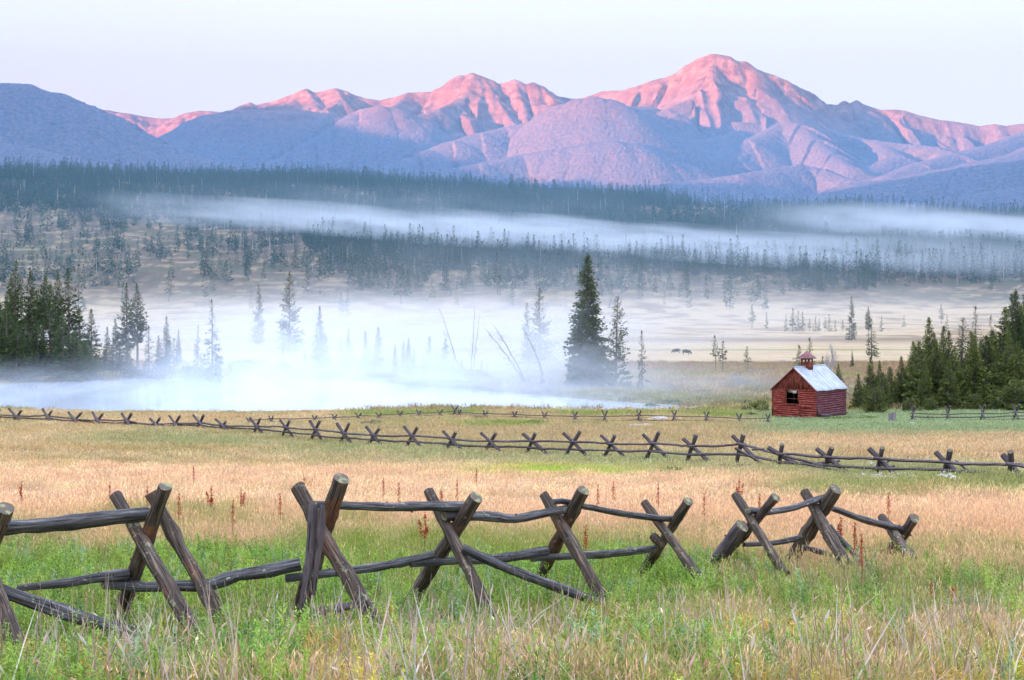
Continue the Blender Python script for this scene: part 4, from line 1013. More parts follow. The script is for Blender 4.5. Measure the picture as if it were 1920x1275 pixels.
def do_forest():
    r = np.random.default_rng(77)
    n = 95000
    y = np.sqrt(r.uniform(980**2, 2090**2, n)); px = r.uniform(-60, 1980, n); x = (px - 960) / F * y
    z = ground_z(x, y); py = HY - z / y * F
    keep = r.uniform(size=n) < forest_density(px, py, x, y) * .36 * np.where(y > 1880, 1.5, 1)
    x, y, z, px, py = x[keep], y[keep], z[keep], px[keep], py[keep]
    n = len(x)
    h = r.uniform(.62, 1.15, n) ** 1.0 * np.where(r.uniform(size=n) < .25, 1.45, 1.1) * (1 + .15 * fbm(x / 50, y / 50, 2, 5))
    h = h * np.where(r.uniform(size=n) < .3, .38, 1)
    w = h * r.uniform(.8, 1.3, n)
    # the 150 nearest ones stand as trees of their own
    order = np.argsort(y / h)
    near = order[:150]; rest = order[150:]
    for i in near:
        k = int(r.integers(0, 3))
        put_tree('hill', k, Vector((x[i], y[i], z[i])), 18 * h[i], 'hill_conifer', 'distant blue green conifer on the lower slope of the forested hill', 'conifers on the lower slope across the valley', wid=w[i] / h[i])
    Sn = MB(); Sn.tube([(0, 0, -1), (.1, 0, 7), (0, 0, 14)], [.22, .16, .05], 4); snm = Sn.mesh('pole', PALEWOOD)
    coll = src_collection('hill_forest', [TREES['hill'][0][1], TREES['hill'][1][1], TREES['hill'][2][1], snm])
    vi = r.integers(0, 3, len(rest)); vi[r.uniform(size=len(rest)) < .05] = 3
    hh = h[rest]; ww = w[rest]; z3 = np.zeros(len(rest))
    scatter('hillside_forest', np.stack([x[rest], y[rest], z[rest] - .5], 1), np.stack([z3, z3, r.uniform(0, 6.28, len(rest))], 1), np.stack([ww, ww, hh], 1), vi, np.ones((len(rest), 3)), coll,
            'dense dark conifer forest covering the long hill across the valley', 'forest')
    print('forest', n)
do_forest()
def meadow_trees():
    lab = 'small misty conifer in the row behind the pale meadow, above the cabin'
    for i, (px, ty, by, Y, w) in enumerate([(1474, 590, 612, 640, 1.0), (1486, 580, 612, 640, 1.2), (1496, 584, 612, 650, 1.2), (1505, 586, 612, 645, 1.2), (1518, 598, 612, 640, 1), (1529, 594, 613, 640, 1.2), (1536, 597, 613, 650, 1.2), (1547, 596, 613, 640, 1), (1555, 590, 613, 645, 1.2), (1566, 600, 613, 640, 1), (1580, 600, 613, 640, 1.1)]):
        b = on_ground(px, Y); h = (HY - ty) / F * Y - b.z
        put_tree('hill', i, b, max(h, 4), 'hill_conifer', lab, 'row of small conifers behind the meadow', wid=w * 1.1)
    for i, (px, ty, Y) in enumerate([(1437, 585, 700), (1410, 572, 720), (1695, 590, 760), (1653, 592, 640), (1765, 572, 820), (1775, 590, 640), (652, 545, 900), (640, 550, 900), (175, 488, 1150), (196, 492, 1150), (125, 484, 1160), (70, 478, 1180)]):
        b = on_ground(px, Y); h = max((HY - ty) / F * Y - b.z, 5)
        put_tree('hill', i, b, h, 'hill_conifer', ['solitary misty conifer out on the valley floor', 'dark conifer of the clump at the foot of the left slope'][i >= 8], ['scattered conifers on the valley floor', 'dark clump below the left slope'][i >= 8], wid=1.4 if i >= 8 else 1.1)
meadow_trees()
# ------------------------------------------------------------------ log fences
def wood(name, dark, mid, light, patch, patch_col, lichen, rough=.75, spec=.35):
    m = N(name); uv = m.coord('UV')
    g = m.noise(m.mapping(uv, (34, 1.6, 1)), 1.0, 5, .65)          # grain along the log
    big = m.noise(m.mapping(uv, (3, 1.1, 1)), 1.3, 4, .6)
    p = m.pos()
    col = m.ramp(g, [(.28, dark), (.52, mid), (.75, light)])
    pn = m.noise(p, 2.4, 4, .6)
    pk = m.ramp(pn, [(patch, (0, 0, 0)), (patch + .06, (1, 1, 1))])
    nz = m.n('ShaderNodeSeparateXYZ', {0: m.n('ShaderNodeNewGeometry').outputs['Normal']}).outputs['Z']
    col = m.mix(m.math('MULTIPLY', pk, m.math('MULTIPLY_ADD', nz, -.5, .55, clamp=True)), col, m.mix(g, patch_col, mid))
    ln = m.noise(m.mapping(p, (1, 1, 1)), 17, 4, .7); l2 = m.noise(p, 2.1, 3, .6)
    lk = m.math('MULTIPLY', m.ramp(ln, [(lichen, (0, 0, 0)), (lichen + .05, (1, 1, 1))]), m.ramp(l2, [(.45, (0, 0, 0)), (.6, (1, 1, 1))]))
    lk = m.math('MULTIPLY', lk, m.math('MULTIPLY_ADD', nz, .7, .45, clamp=True))
    col = m.mix(lk, col, (.42, .43, .27))
    col = m.mix(1.0, col, m.ramp(big, [(.36, (.5, .47, .45)), (.52, (1, 1, 1)), (.66, (1.5, 1.45, 1.35))]), 'MULTIPLY')
    ck = m.noise(m.mapping(uv, (75, 2.2, 1), (5, 9, 0)), 1.0, 3, .5)
    crk = m.ramp(ck, [(.36, (1, 1, 1)), (.42, (0, 0, 0))])
    col = m.mix(crk, col, (.008, .007, .007))
    ht = m.math('ADD', m.math('MULTIPLY', g, 1.0), m.math('ADD', m.math('MULTIPLY', big, .8), m.math('MULTIPLY', crk, -1.2)))
    return m.finish(col, rough, m.bump(ht, .9, .02), spec)
POSTW = wood('weathered_post_wood', (.02, .015, .012), (.115, .085, .063), (.40, .31, .235), .56, (.34, .11, .04), .57)
RAILW = wood('blue_grey_rail_wood', (.016, .016, .018), (.08, .078, .078), (.29, .28, .265), .70, (.14, .08, .05), .59, .6, .45)
GREYW = wood('grey_old_wood', (.05, .04, .045), (.13, .105, .11), (.26, .22, .22), .62, (.2, .08, .04), .75)
def endgrain():
    m = N('sawn_end_grain'); uv = m.coord('UV')
    v = m.n('ShaderNodeVectorMath', operation='LENGTH'); m.t.links.new(uv, v.inputs[0])
    w = m.math('SINE', m.math('MULTIPLY', m.math('ADD', v.outputs['Value'], m.math('MULTIPLY', m.noise(uv, 2, 3), .25)), 42))
    col = m.mix(m.math('MULTIPLY_ADD', w, .3, .5), (.10, .08, .065), (.20, .165, .13))
    col = m.mix(m.ramp(m.noise(m.pos(), 14, 3), [(.52, (0, 0, 0)), (.62, (1, 1, 1))]), col, (.30, .32, .16))
    return m.finish(col, .9)
ENDW = endgrain()

def log_mesh(b, P, r0, r1, seed, seg=12, n=None, rough=.13, bend=.16, knots=4, m=0, cap=1):
    rs = np.random.default_rng(seed)
    P = np.array([list(p) for p in P], float)
    cum = np.r_[0, np.cumsum(np.linalg.norm(np.diff(P, axis=0), axis=1))]; L = cum[-1]
    n = n or max(8, int(L / .14))
    t = np.linspace(0, L, n)
    Q = np.stack([np.interp(t, cum, P[:, k]) for k in range(3)], 1)
    # soften corners
    Q[1:-1] = (Q[:-2] + 2 * Q[1:-1] + Q[2:]) / 4
    wob = np.stack([fbm(t / .7 + rs.uniform(0, 50), t * 0 + k, 3, seed + k) for k in range(3)], 1)
    Q += wob * bend * (r0 + r1) * np.sin(np.linspace(0, math.pi, n))[:, None] ** .5
    rad = np.linspace(r0, r1, n) * (1 + .12 * fbm(t / .25, t * 0, 3, seed + 9))
    for k in range(knots):
        c = rs.uniform(.1, .9) * L; rad = rad * (1 + .11 * np.exp(-((t - c) / .07) ** 2))
    b.tube(Q, rad, seg, m=m, cap=cap, rough=rough, seed=seed)
    for k in range(knots):      # stubs of cut branches
        i = int(rs.uniform(.1, .9) * n); a = rs.uniform(0, 6.28)
        T = Q[min(i + 1, n - 1)] - Q[i - 1]; T /= np.linalg.norm(T)
        A = np.cross(T, [.3, .2, 1]); A /= np.linalg.norm(A); B = np.cross(A, T); d = A * math.cos(a) + B * math.sin(a)
        b.tube([Q[i] + d * rad[i] * .6, Q[i] + d * rad[i] * 1.22 + T * rad[i] * .3], [rad[i] * .3, rad[i] * .16], 6, m=m, cap=cap)

def fence_root(name, loc, label, group=None):
    o = empty(name, loc); tag(o, label, 'fence', group); return o
def fence_log(root, name, pts, d0, d1, seed, matl, label=None, seg=12, **kw):
    """pts: (px,py,Y); diameters in metres"""
    W = [at(*p) for p in pts]; base = Vector(root.location)
    b = MB(); log_mesh(b, [w - base for w in W], d0 / 2, d1 / 2, seed, seg, **kw)
    o = b.build(name, [matl, ENDW], root, smooth=True)
    if label: o['label'] = label
    return o
def ext(p, q, k):
    return tuple(b + (b - a) * k for a, b in zip(p, q))

def near_fence():
    root = fence_root('log_fence', on_ground(700, 15.2), 'weathered log fence of crossed posts with sagging rails, nearest the camera in green weeds')
    fy = lambda px: float(np.interp(px, [-60, -10, 262, 600, 850, 1060, 1250, 1420, 1535, 1690], [13.0, 13.2, 14.2, 14.6, 15.8, 17, 18.5, 19.5, 20.3, 21.5]))
    k = 0
    X = [  # top, foot of the "\" leg, its width px; top, foot of the "/" leg, width px
     ((-62, 958), (43, 1240), 36, (12, 953), (-75, 1180), 36),
     ((217, 928), (363, 1180), 29, (310, 912), (222, 1160), 29),
     ((557, 912), (703, 1168), 32, (641, 897), (572, 1112), 33),
     ((803, 920), (920, 1150), 26, (893, 932), (785, 1105), 27),
     ((1020, 927), (1130, 1120), 24, (1094, 919), (1022, 1062), 24),
     ((1208, 942), (1302, 1072), 19, (1291, 940), (1216, 1058), 21),
     ((1378, 927), (1462, 1060), 19, (1455, 932), (1352, 1050), 21),
     ((1508, 922), (1579, 1047), 22, (1568, 917), (1493, 1033), 26),
     ((1653, 969), (1703, 1040), 20, (1715, 971), (1667, 1040), 22)]
    for i, (a, b, w, c, d, w2) in enumerate(X):
        cx = (a[0] + b[0] + c[0] + d[0]) / 4; Y = fy(cx)
        # the right-leaning pair straddle the line of the fence
        p = (*a, Y + .32 - .07); q = (*b, Y - .5 - .07); q = ext(p, q, .12)
        fence_log(root, 'leg', [p, q], w * .84 * Y / F, w * .98 * Y / F, 100 + i * 2, POSTW, n=16, bend=.1)
        p = (*c, Y - .3 + .07); q = (*d, Y + .5 + .07); q = ext(p, q, .16)
        fence_log(root, 'leg', [p, q], w2 * .88 * Y / F, w2 * .96 * Y / F, 101 + i * 2, POSTW, n=16, bend=.1)
    def rail(name, pts, w0, w1, dy, seed, m=RAILW, **kw):
        fence_log(root, name, [(x, y, fy(x) + dy) for x, y in pts], w0 * fy(pts[0][0]) / F, w1 * fy(pts[-1][0]) / F, seed, m, **kw)
    rail('rail', [(-150, 1000), (0, 988), (60, 986), (150, 978), (277, 963)], 26, 26, 0, 31)
    rail('rail', [(590, 946), (643, 949), (740, 951), (800, 950), (872, 950)], 15, 20, 0, 32)
    rail('rail', [(833, 967), (868, 969), (900, 968), (967, 974), (1033, 958), (1070, 953)], 19, 15, 0.02, 33)
    rail('rail', [(1036, 941), (1049, 937), (1092, 949), (1164, 962), (1230, 972), (1263, 973)], 11, 12, .02, 34)
    rail('rail', [(1402, 957), (1447, 960), (1480, 953), (1520, 943), (1548, 932)], 14, 11, 0, 35, bend=.3)
    rail('rail', [(1560, 953), (1613, 973), (1650, 983), (1695, 994)], 11, 14, 0, 36)
    rail('rail', [(33, 1103), (110, 1096), (190, 1083), (240, 1077)], 11, 20, .3, 37)
    rail('rail', [(192, 1095), (240, 1099), (290, 1102), (400, 1097), (433, 1078), (500, 1070), (563, 1058)], 18, 24, .3, 38, bend=.25)
    rail('rail', [(535, 1085), (600, 1078), (687, 1067), (757, 1053), (812, 1040)], 15, 16, .32, 39)
    rail('rail', [(770, 1057), (867, 1051), (917, 1050), (967, 1043), (1025, 1033)], 13, 17, .3, 40)
    rail('rail', [(997, 1047), (1067, 1043), (1123, 1041), (1225, 1029)], 13, 14, .3, 41)
    rail('rail', [(1395, 1021), (1453, 1020), (1502, 1008)], 8, 10, .35, 42)
    rail('rail', [(1505, 1026), (1557, 1040), (1600, 1052)], 10, 9, .3, 43)
    def free(name, pts, w0, w1, seed, m=POSTW, **kw):
        fence_log(root, name, pts, w0 * pts[0][2] / F, w1 * pts[-1][2] / F, seed, m, **kw)
    free('brace', [(282, 924, 14.75), (340, 1030, 14.75), (385, 1110, 14.5), (430, 1200, 14.3)], 24, 26, 51)
    free('pole', [(-60, 1085, 13.0), (0, 1107, 13.1), (100, 1140, 13.3), (200, 1173, 13.5), (262, 1192, 13.65)], 24, 24, 52, RAILW)
    free('brace', [(867, 1028, 15.5), (933, 1057, 15.5), (1033, 1097, 15.6), (1135, 1134, 15.8)], 18, 15, 53, RAILW)
    free('pole', [(600, 1146, 14.6), (667, 1133, 15.2)], 16, 14, 54, GREYW)
    free('brace', [(1392, 985, 19.3), (1368, 1015, 19.5), (1338, 1055, 19.7)], 26, 22, 55, GREYW)
    free('brace', [(1555, 985, 20.5), (1580, 1015, 20.4), (1616, 1056, 20.2)], 8, 9, 56, RAILW)
    free('brace', [(1222, 1004, 18.6), (1242, 1026, 18.5)], 10, 12, 57)
    # the cracked upright of two long splinters
    b = MB(); base = Vector(root.location)
    for (p0, p1, p2, p3, w, sd) in (((588, 945, 14.3), (584, 1010, 14.25), (576, 1080, 14.2), (566, 1150, 14.2), 18, 61), ((604, 947, 14.25), (601, 1010, 14.2), (592, 1070, 14.2), (588, 1115, 14.25), 11, 62)):
        pts = [at(*q) - base for q in (p0, p1, p2, p3)]
        log_mesh(b, pts, w / 2 * 14.3 / F, w / 2.6 * 14.3 / F, sd, 7, rough=.28, knots=1)
    o = b.build('split_post', [GREYW, ENDW], root); o['label'] = 'cracked upright split into long grey splinters'
near_fence()

def buck_run(name, label, frames, hide, diam, seed0, matl, rails=(0.0, .5), bury=.22, scale_py=1.0):
    """frames: (\\ top x,y, \\ foot x,y, / top x,y, / foot x,y)"""
    info = []
    for f in frames:
        ax, ay, bx, by, cx, cy, dx, dy = f
        px = (ax + bx + cx + dx) / 4; py = max(by, dy) + hide
        Y = ground_Y(px, py, 30); info.append((px, Y))
    # keep the run smooth
    Ys = np.array([i[1] for i in info]); Yf = Ys.copy()
    for _ in range(3): Yf[1:-1] = (Yf[:-2] + 2 * Yf[1:-1] + Yf[2:]) / 4
    root = fence_root(name, on_ground(info[len(info) // 2][0], Yf[len(info) // 2]), label)
    cr = []
    for i, f in enumerate(frames):
        ax, ay, bx, by, cx, cy, dx, dy = f; Y = Yf[i]; D = diam
        # crossing point
        den = (bx - ax) * (dy - cy) - (by - ay) * (dx - cx)
        t = ((cx - ax) * (dy - cy) - (cy - ay) * (dx - cx)) / den if abs(den) > 1e-6 else .4
        t = min(max(t, .12), .8)
        X = (ax + (bx - ax) * t, ay + (by - ay) * t)
        cr.append((X, Y, (ax + bx + cx + dx) / 4, max(by, dy)))
        for j, (p, q, s) in enumerate((((ax, ay), (bx, by), 1), ((cx, cy), (dx, dy), -1))):
            P = (*p, Y + s * .3 - s * .05); Qq = (*q, Y - s * .45 - s * .05); Qq = ext(P, Qq, bury)
            fence_log(root, 'leg', [P, Qq], D, D * 1.05, seed0 + i * 5 + j, matl, seg=7, n=6, knots=0, bend=.2)
    for i in range(len(cr) - 1):
        for j, fr in enumerate(rails):
            (X0, Y0, m0, f0), (X1, Y1, m1, f1) = cr[i], cr[i + 1]
            e = .08
            y0 = X0[1] - (1.0 if j == 0 else 0) + (f0 - X0[1]) * fr; y1 = X1[1] - (1.0 if j == 0 else 0) + (f1 - X1[1]) * fr
            x0 = X0[0]; x1 = X1[0]; dx = (x1 - x0) * e; dyy = (y1 - y0) * e
            o = .12 if j else 0
            mid = ((x0 + x1) / 2, (y0 + y1) / 2 + random.uniform(-.2, .9) * diam * F / Y0 * .4, (Y0 + Y1) / 2 + o)
            fence_log(root, 'rail', [(x0 - dx, y0 - dyy + random.uniform(-1, 1), Y0 + o), mid, (x1 + dx, y1 + dyy + random.uniform(-1, 1), Y1 + o)], diam * .72, diam * .6, seed0 + 1000 + i * 3 + j, matl, seg=6, n=8, knots=0, bend=.35)
    return root, Yf

def z5(*a): return tuple(v / 3 if k % 2 == 0 else 740 + v / 3 for k, v in enumerate(a))
def z6(*a): return tuple(600 + v / 3 if k % 2 == 0 else 740 + v / 3 for k, v in enumerate(a))
def z7(*a): return tuple(1200 + v * .375 if k % 2 == 0 else 740 + v * .375 for k, v in enumerate(a))
mid_frames = [z5(-60, 75, -10, 130, 0, 85, -40, 135), z5(50, 78, 100, 132, 122, 88, 82, 138), z5(240, 80, 275, 132, 292, 90, 250, 150), z5(385, 98, 430, 152, 460, 100, 415, 152), z5(520, 98, 562, 167, 580, 105, 533, 170),
 z5(685, 105, 724, 167, 741, 103, 704, 167), z5(845, 135, 882, 177, 900, 130, 868, 180), z5(952, 118, 998, 182, 1015, 118, 973, 182), z5(1088, 115, 1142, 182, 1146, 112, 1113, 182), z5(1213, 138, 1272, 195, 1270, 150, 1238, 195),
 z5(1405, 130, 1470, 212, 1465, 133, 1430, 212), z5(1575, 142, 1652, 240, 1630, 145, 1586, 237), z5(1743, 145, 1812, 262, 1800, 145, 1745, 257),
 z6(95, 160, 175, 272, 165, 158, 116, 264), z6(258, 180, 350, 287, 335, 188, 270, 277), z6(472, 178, 572, 302, 548, 182, 478, 300), z6(692, 205, 800, 312, 765, 210, 710, 307), z6(905, 215, 1022, 322, 990, 215, 923, 322),
 z6(1140, 220, 1285, 340, 1212, 215, 1158, 342), z6(1368, 215, 1510, 350, 1465, 207, 1373, 352), z6(1580, 228, 1720, 357, 1660, 228, 1593, 357), z7(15, 198, 140, 318, 95, 185, 28, 328),
 z7(215, 220, 360, 347, 280, 200, 230, 347), z7(462, 205, 590, 335, 517, 200, 478, 360), z7(640, 265, 820, 367, 712, 248, 688, 382), z7(882, 270, 1040, 388, 960, 265, 912, 402),
 z7(1145, 270, 1305, 424, 1212, 265, 1178, 412), z7(1478, 288, 1610, 412, 1550, 278, 1518, 422), z7(1815, 300, 1915, 430, 1852, 285, 1858, 458), (1955, 858, 2005, 915, 1985, 850, 1965, 920)]
mid_root, mid_Y = buck_run('log_fence', 'long fence of crossed posts winding across the middle of the meadow', mid_frames, 4, .185, 500, GREYW, (0.0, .44), .2)
def mid_extra():
    for i, (p, q, Y, w) in enumerate([(z6(610, 308), z6(760, 262), 84, .1), (z6(1000, 300), z6(1110, 335), 82, .1), (z6(1545, 352), z6(1640, 335), 76, .1),
            (z7(400, 350), z7(560, 352), 60, .12), (z7(475, 265), z7(650, 368), 61, .13), (z7(560, 275), z7(620, 270), 61.5, .1), (z7(720, 305), z7(955, 372), 58, .13), (z7(820, 345), z7(1100, 402), 55, .1),
            (z7(1105, 412), z7(1262, 322), 56, .09), (z7(1180, 395), z7(1275, 355), 56, .1), (z7(1578, 330), z7(1710, 430), 53.5, .1), (z7(1775, 440), z7(1840, 410), 52.5, .1), (z7(880, 345), z7(1000, 330), 58, .12)]):
        fence_log(mid_root, 'pole', [(*p, Y), (*q, Y - .3)], w, w * .8, 900 + i, GREYW, seg=6, n=7, knots=0, bend=.3)
mid_extra()
def XF(cx, ty, fy_, w):
    """small far crossed frame around a centre"""
    r = random.uniform
    return (cx - w * .5, ty + r(0, 1), cx + w * .42, fy_, cx + w * .5, ty + r(0, 1.5), cx - w * .38, fy_)
far_c = [(467, 783, 793, 9), (508, 779, 792, 8), (590, 779, 791, 9), (627, 776, 788, 11), (672, 774, 786, 12), (710, 773, 785, 11), (750, 770, 783, 10), (785, 768, 780, 9), (825, 768, 780, 10), (853, 760, 778, 12), (862, 767, 778, 5), (910, 770, 781, 9), (965, 771, 783, 9),
         (1021, 772, 786, 10), (1078, 771, 789, 10), (1134, 769, 791, 10), (1198, 768, 789, 8), (1264, 769, 790, 9), (1325, 771, 790, 10), (1386, 774, 794, 10), (1440, 776, 792, 8)]
buck_run('log_fence', 'distant fence of crossed posts along the near pond shore, ending at the cabin', [XF(*c) for c in far_c], 2, .11, 2000, GREYW, (0.0, .75), .25)
buck_run('log_fence', 'three rail fence of crossed posts right of the cabin, before the right grove', [XF(1712, 762, 787, 6), XF(1777, 761, 790, 9), XF(1842, 759, 789, 11), XF(1905, 757, 787, 12), XF(1975, 756, 787, 12)], 2, .13, 2500, GREYW, (0.0, .45, .85), .2)

# ------------------------------------------------------------------ the red cabin
def cabin_wood(name, cols, seedoff):
    m = N(name); uv = m.coord('UV')
    g = m.noise(m.mapping(uv, (22, 1.4, 1), (seedoff, 0, 0)), 1.0, 5, .7)
    st = m.noise(m.mapping(uv, (3, .9, 1), (0, seedoff, 0)), 1.6, 4, .65)
    col = m.ramp(m.math('ADD', m.math('MULTIPLY', g, .55), m.math('MULTIPLY', st, .45)), cols)
    return m.finish(col, .85, m.bump(g, .8, .02), .2)
RED = cabin_wood('faded_red_log', [(.34, (.02, .008, .008)), (.43, (.17, .028, .02)), (.53, (.36, .065, .045)), (.62, (.50, .24, .18))], 3)
REDSIDE = cabin_wood('weathered_red_log', [(.33, (.03, .012, .016)), (.45, (.13, .032, .04)), (.56, (.21, .085, .10)), (.68, (.34, .25, .28))], 9)
GABLE = cabin_wood('gable_boards', [(.33, (.025, .012, .012)), (.46, (.13, .028, .02)), (.56, (.34, .09, .045)), (.68, (.55, .22, .11))], 17)
def roof_mat():
    m = N('sheet_metal_roof'); p = m.coord('Object')
    n = m.noise(p, 1.2, 5, .65); n2 = m.noise(m.mapping(p, (1, 7, 1)), 2.5, 4, .6)
    col = m.ramp(m.math('ADD', m.math('MULTIPLY', n, .5), m.math('MULTIPLY', n2, .5)), [(.3, (.22, .20, .20)), (.42, (.36, .40, .46)), (.6, (.50, .56, .62))])
    return m.finish(col, .42, m.bump(n2, .2, .02), .5, .35)
ROOFM = roof_mat()
mm = N('rusty_metal'); RUST = mm.finish(mm.ramp(mm.noise(mm.coord('Object'), 5, 5, .7), [(.35, (.10, .035, .04)), (.6, (.27, .10, .10)), (.75, (.34, .2, .2))]), .6, None, .4, .2)
mm = N('dark_interior'); DARKI = mm.finish((.015, .013, .012), .95)
mm = N('pale_rag'); RAG = mm.finish((.72, .66, .62), .9)

def cabin():
    Y = 114.0; x = (1531 - 960) / F * Y; z = gz(x, Y) - .02
    z = (HY - 785) / F * Y
    root = empty('log_cabin', (x, Y, z), R(-40)); tag(root, 'small red log cabin with pale metal roof and little cupola, beside the right grove', 'cabin')
    w, l, he, hp = 3.9, 5.0, 2.3, 4.0
    nr = 13; rh = he / nr
    rs = np.random.default_rng(5)
    def wall(name, seg_fn, mat, seed):
        b = MB()
        for i in range(nr):
            zc = rh * (i + .5)
            for a, c in seg_fn(zc):
                a = np.array(a); c = np.array(c); n = 9
                t = np.linspace(0, 1, n)[:, None]; P = a + (c - a) * t + rs.normal(0, .006, (n, 3))
                P[:, 2] += zc + .02 * np.sin(np.linspace(0, 3, n) + i)
                s = b.n; b.tube(P, rh * .53 * (1 + rs.normal(0, .06, n)), 8, cap=0, rough=.08, seed=seed + i)
                for u in b.uv[-3:]: u += [rs.uniform(0, 40), rs.uniform(0, 40)]
        return b.build(name, mat, root, smooth=True)
    wx0, wx1, wz0, wz1 = -2.72, -1.62, 1.08, 2.22
    def front(zc):
        if wz0 < zc < wz1: return [((-w, 0, 0), (wx0, 0, 0)), ((wx1, 0, 0), (0, 0, 0))]
        return [((-w, 0, 0), (0, 0, 0))]
    wall('wall', front, RED, 1)['label'] = 'front wall of red logs with the window'
    wall('wall', lambda zc: [((0, .1, 0), (0, l, 0))], REDSIDE, 40)['label'] = 'purplish weathered side wall'
    wall('wall', lambda zc: [((-w, .1, 0), (-w, l, 0))], REDSIDE, 80)
    wall('wall', lambda zc: [((-w, l, 0), (0, l, 0))], REDSIDE, 120)
    # near-black panels inside, the room's shade put into their colour
    b = MB(); b.box((-w / 2, l / 2, .03), (w - .15, l - .15, .06)); b.box((-w / 2, l - .2, he / 2), (w - .2, .04, he)); b.box((-w + .12, l / 2, he / 2), (.04, l - .3, he)); b.box((-.12, l / 2, he / 2), (.04, l - .3, he))
    b.build('interior_shade', DARKI, root)
    # window
    fr = MB(); t = .07
    fr.box(((wx0 + wx1) / 2, -.09, wz0 - .02), (wx1 - wx0 + .24, .1, .09)); fr.box(((wx0 + wx1) / 2, -.07, wz1 + .03), (wx1 - wx0 + .2, .08, .09))
    fr.box((wx0 - .05, -.07, (wz0 + wz1) / 2), (t, .09, wz1 - wz0 - .02)); fr.box((wx1 + .05, -.07, (wz0 + wz1) / 2), (t, .09, wz1 - wz0 - .02))
    win = fr.build('window', GABLE, root)
    b = MB(); b.box(((wx0 + wx1) / 2 + .02, -.03, wz1 - .13), (.8, .03, .16), jit=.02); b.box(((wx0 + wx1) / 2 + .2, -.03, wz1 - .24), (.3, .03, .1), jit=.02)
    b.build('torn_blind', RAG, win)
    b = MB(); b.box(((wx0 + wx1) / 2, .12, wz0 + .42), (wx1 - wx0, .04, .035)); b.box((wx0 + .62, .12, (wz0 + wz1) / 2), (.03, .035, wz1 - wz0)); b.build('sash', GABLE, win)
    b = MB(); b.box((-1.42, -.13, .62), (.1, .04, 1.2), jit=.01); b.box((-1.0, -.15, .95), (1.3, .05, .13), rot=Matrix.Rotation(R(3), 3, 'Y'), jit=.01); b.build('nailed_board', RED, root)
    # corner boards
    for (cx, cy, sd) in ((.1, -.09, 1), (-w - .03, -.1, 2)):
        b = MB(); b.box((cx, cy, he / 2), (.13, .05, he - .04), jit=.008); b.build('corner_board', GABLE if sd == 2 else REDSIDE, root)
    b = MB(); b.box((.17, .1, .42), (.05, .13, .85), rot=Matrix.Rotation(R(6), 3, 'X'), jit=.02); b.build('loose_board', GREYW, root)
    b = MB(); b.tube([(.2, .3, .14), (.22, 2.5, .3), (.2, l, .22)], [.07, .06, .05], 7, cap=0); b.tube([(.24, .2, .3), (.25, 2.2, .1)], [.05, .05], 7, cap=0); b.build('leaning_rail', GREYW, root)
    # gables
    rp = hp - .05
    for gy, nm in ((-.06, 'gable'), (l + .05, 'gable')):
        b = MB(); nb = 23; bw = (w + .1) / nb
        for i in range(nb):
            xc = -w - .05 + bw * (i + .5); top = he + (rp - he) * (1 - abs(xc + w / 2) / (w / 2 + .05))
            if top - he < .04: continue
            h = top - he + .06
            P = b.n; b.box((xc, gy + rs.normal(0, .008), he - .04 + h / 2), (bw * .92, .035, h), jit=.003)
            b.uv[-1] = b.uv[-1][:, ::1] * [1, 1] + [rs.uniform(0, 30), rs.uniform(0, 30)]
        b.build(nm, GABLE, root)
    # roof
    ov, of = .16, .2; th = .05
    sl = (hp - he) / (w / 2)
    rb = MB()
    for sgn in (1, -1):
        nseg = 18; ny = 12
        V = []; 
        ex = w / 2 + ov
        us = np.linspace(0, 1, 10); vs = np.linspace(-of, l + of, 26)
        top = []
        for u in us:
            for v in vs:
                xx = -w / 2 + sgn * ex * u; zz = hp - sl * ex * u + .06 + .02 * math.sin(v * 2.1 + u) * u + .03 * math.sin(u * 3.1) + .012 * rs.normal() * (u > 0)
                top.append((xx, v, zz))
        top = np.array(top); bot = top - [0, 0, th]; n = len(top); k = len(vs)
        q = []
        for i in range(len(us) - 1):
            for j in range(k - 1):
                a = i * k + j; q.append((a, a + 1, a + k + 1, a + k)); q.append((n + a, n + a + k, n + a + k + 1, n + a + 1))
        for j in range(k - 1): a = (len(us) - 1) * k + j; q.append((a, a + 1, n + a + 1, n + a))
        for i in range(len(us) - 1):
            a = i * k; q.append((a, a + k, n + a + k, n + a)); a = i * k + k - 1; q.append((a, n + a, n + a + k, a + k))
        rb.add(np.vstack([top, bot]), q=q)
        for v in np.arange(-of + .62, l + of - .1, .62):    # standing seams
            pts = [(-w / 2 + sgn * ex * u, v, hp - sl * ex * u + .075 + .02 * math.sin(v * 2.1 + u) * u + .03 * math.sin(u * 3.1)) for u in np.linspace(.02, 1, 8)]
            rb.tube(pts, .018, 4)
    rb.tube([(-w / 2, -of, hp + .07), (-w / 2, l + of, hp + .07)], .06, 6)
    roof = rb.build('roof', ROOFM, root)
    # barge boards on the front edge
    b = MB()
    for sgn in (1, -1):
        p0 = np.array([-w / 2, -of - .03, hp - .02]); p1 = np.array([-w / 2 + sgn * (w / 2 + ov), -of - .03, hp - sl * (w / 2 + ov) - .02])
        b.tube([p0, (p0 + p1) / 2, p1], .06, 4)
    b.build('barge_board', GABLE, roof)
    # cupola
    c = np.array([-w / 2, 2.05]); cw = .62
    cb = MB()
    zb, zt = hp - .35, hp + .72
    for dx, dy in ((-1, -1), (1, -1), (-1, 1), (1, 1)): cb.box((c[0] + dx * cw / 2, c[1] + dy * cw / 2, (zb + zt) / 2), (.1, .1, zt - zb))
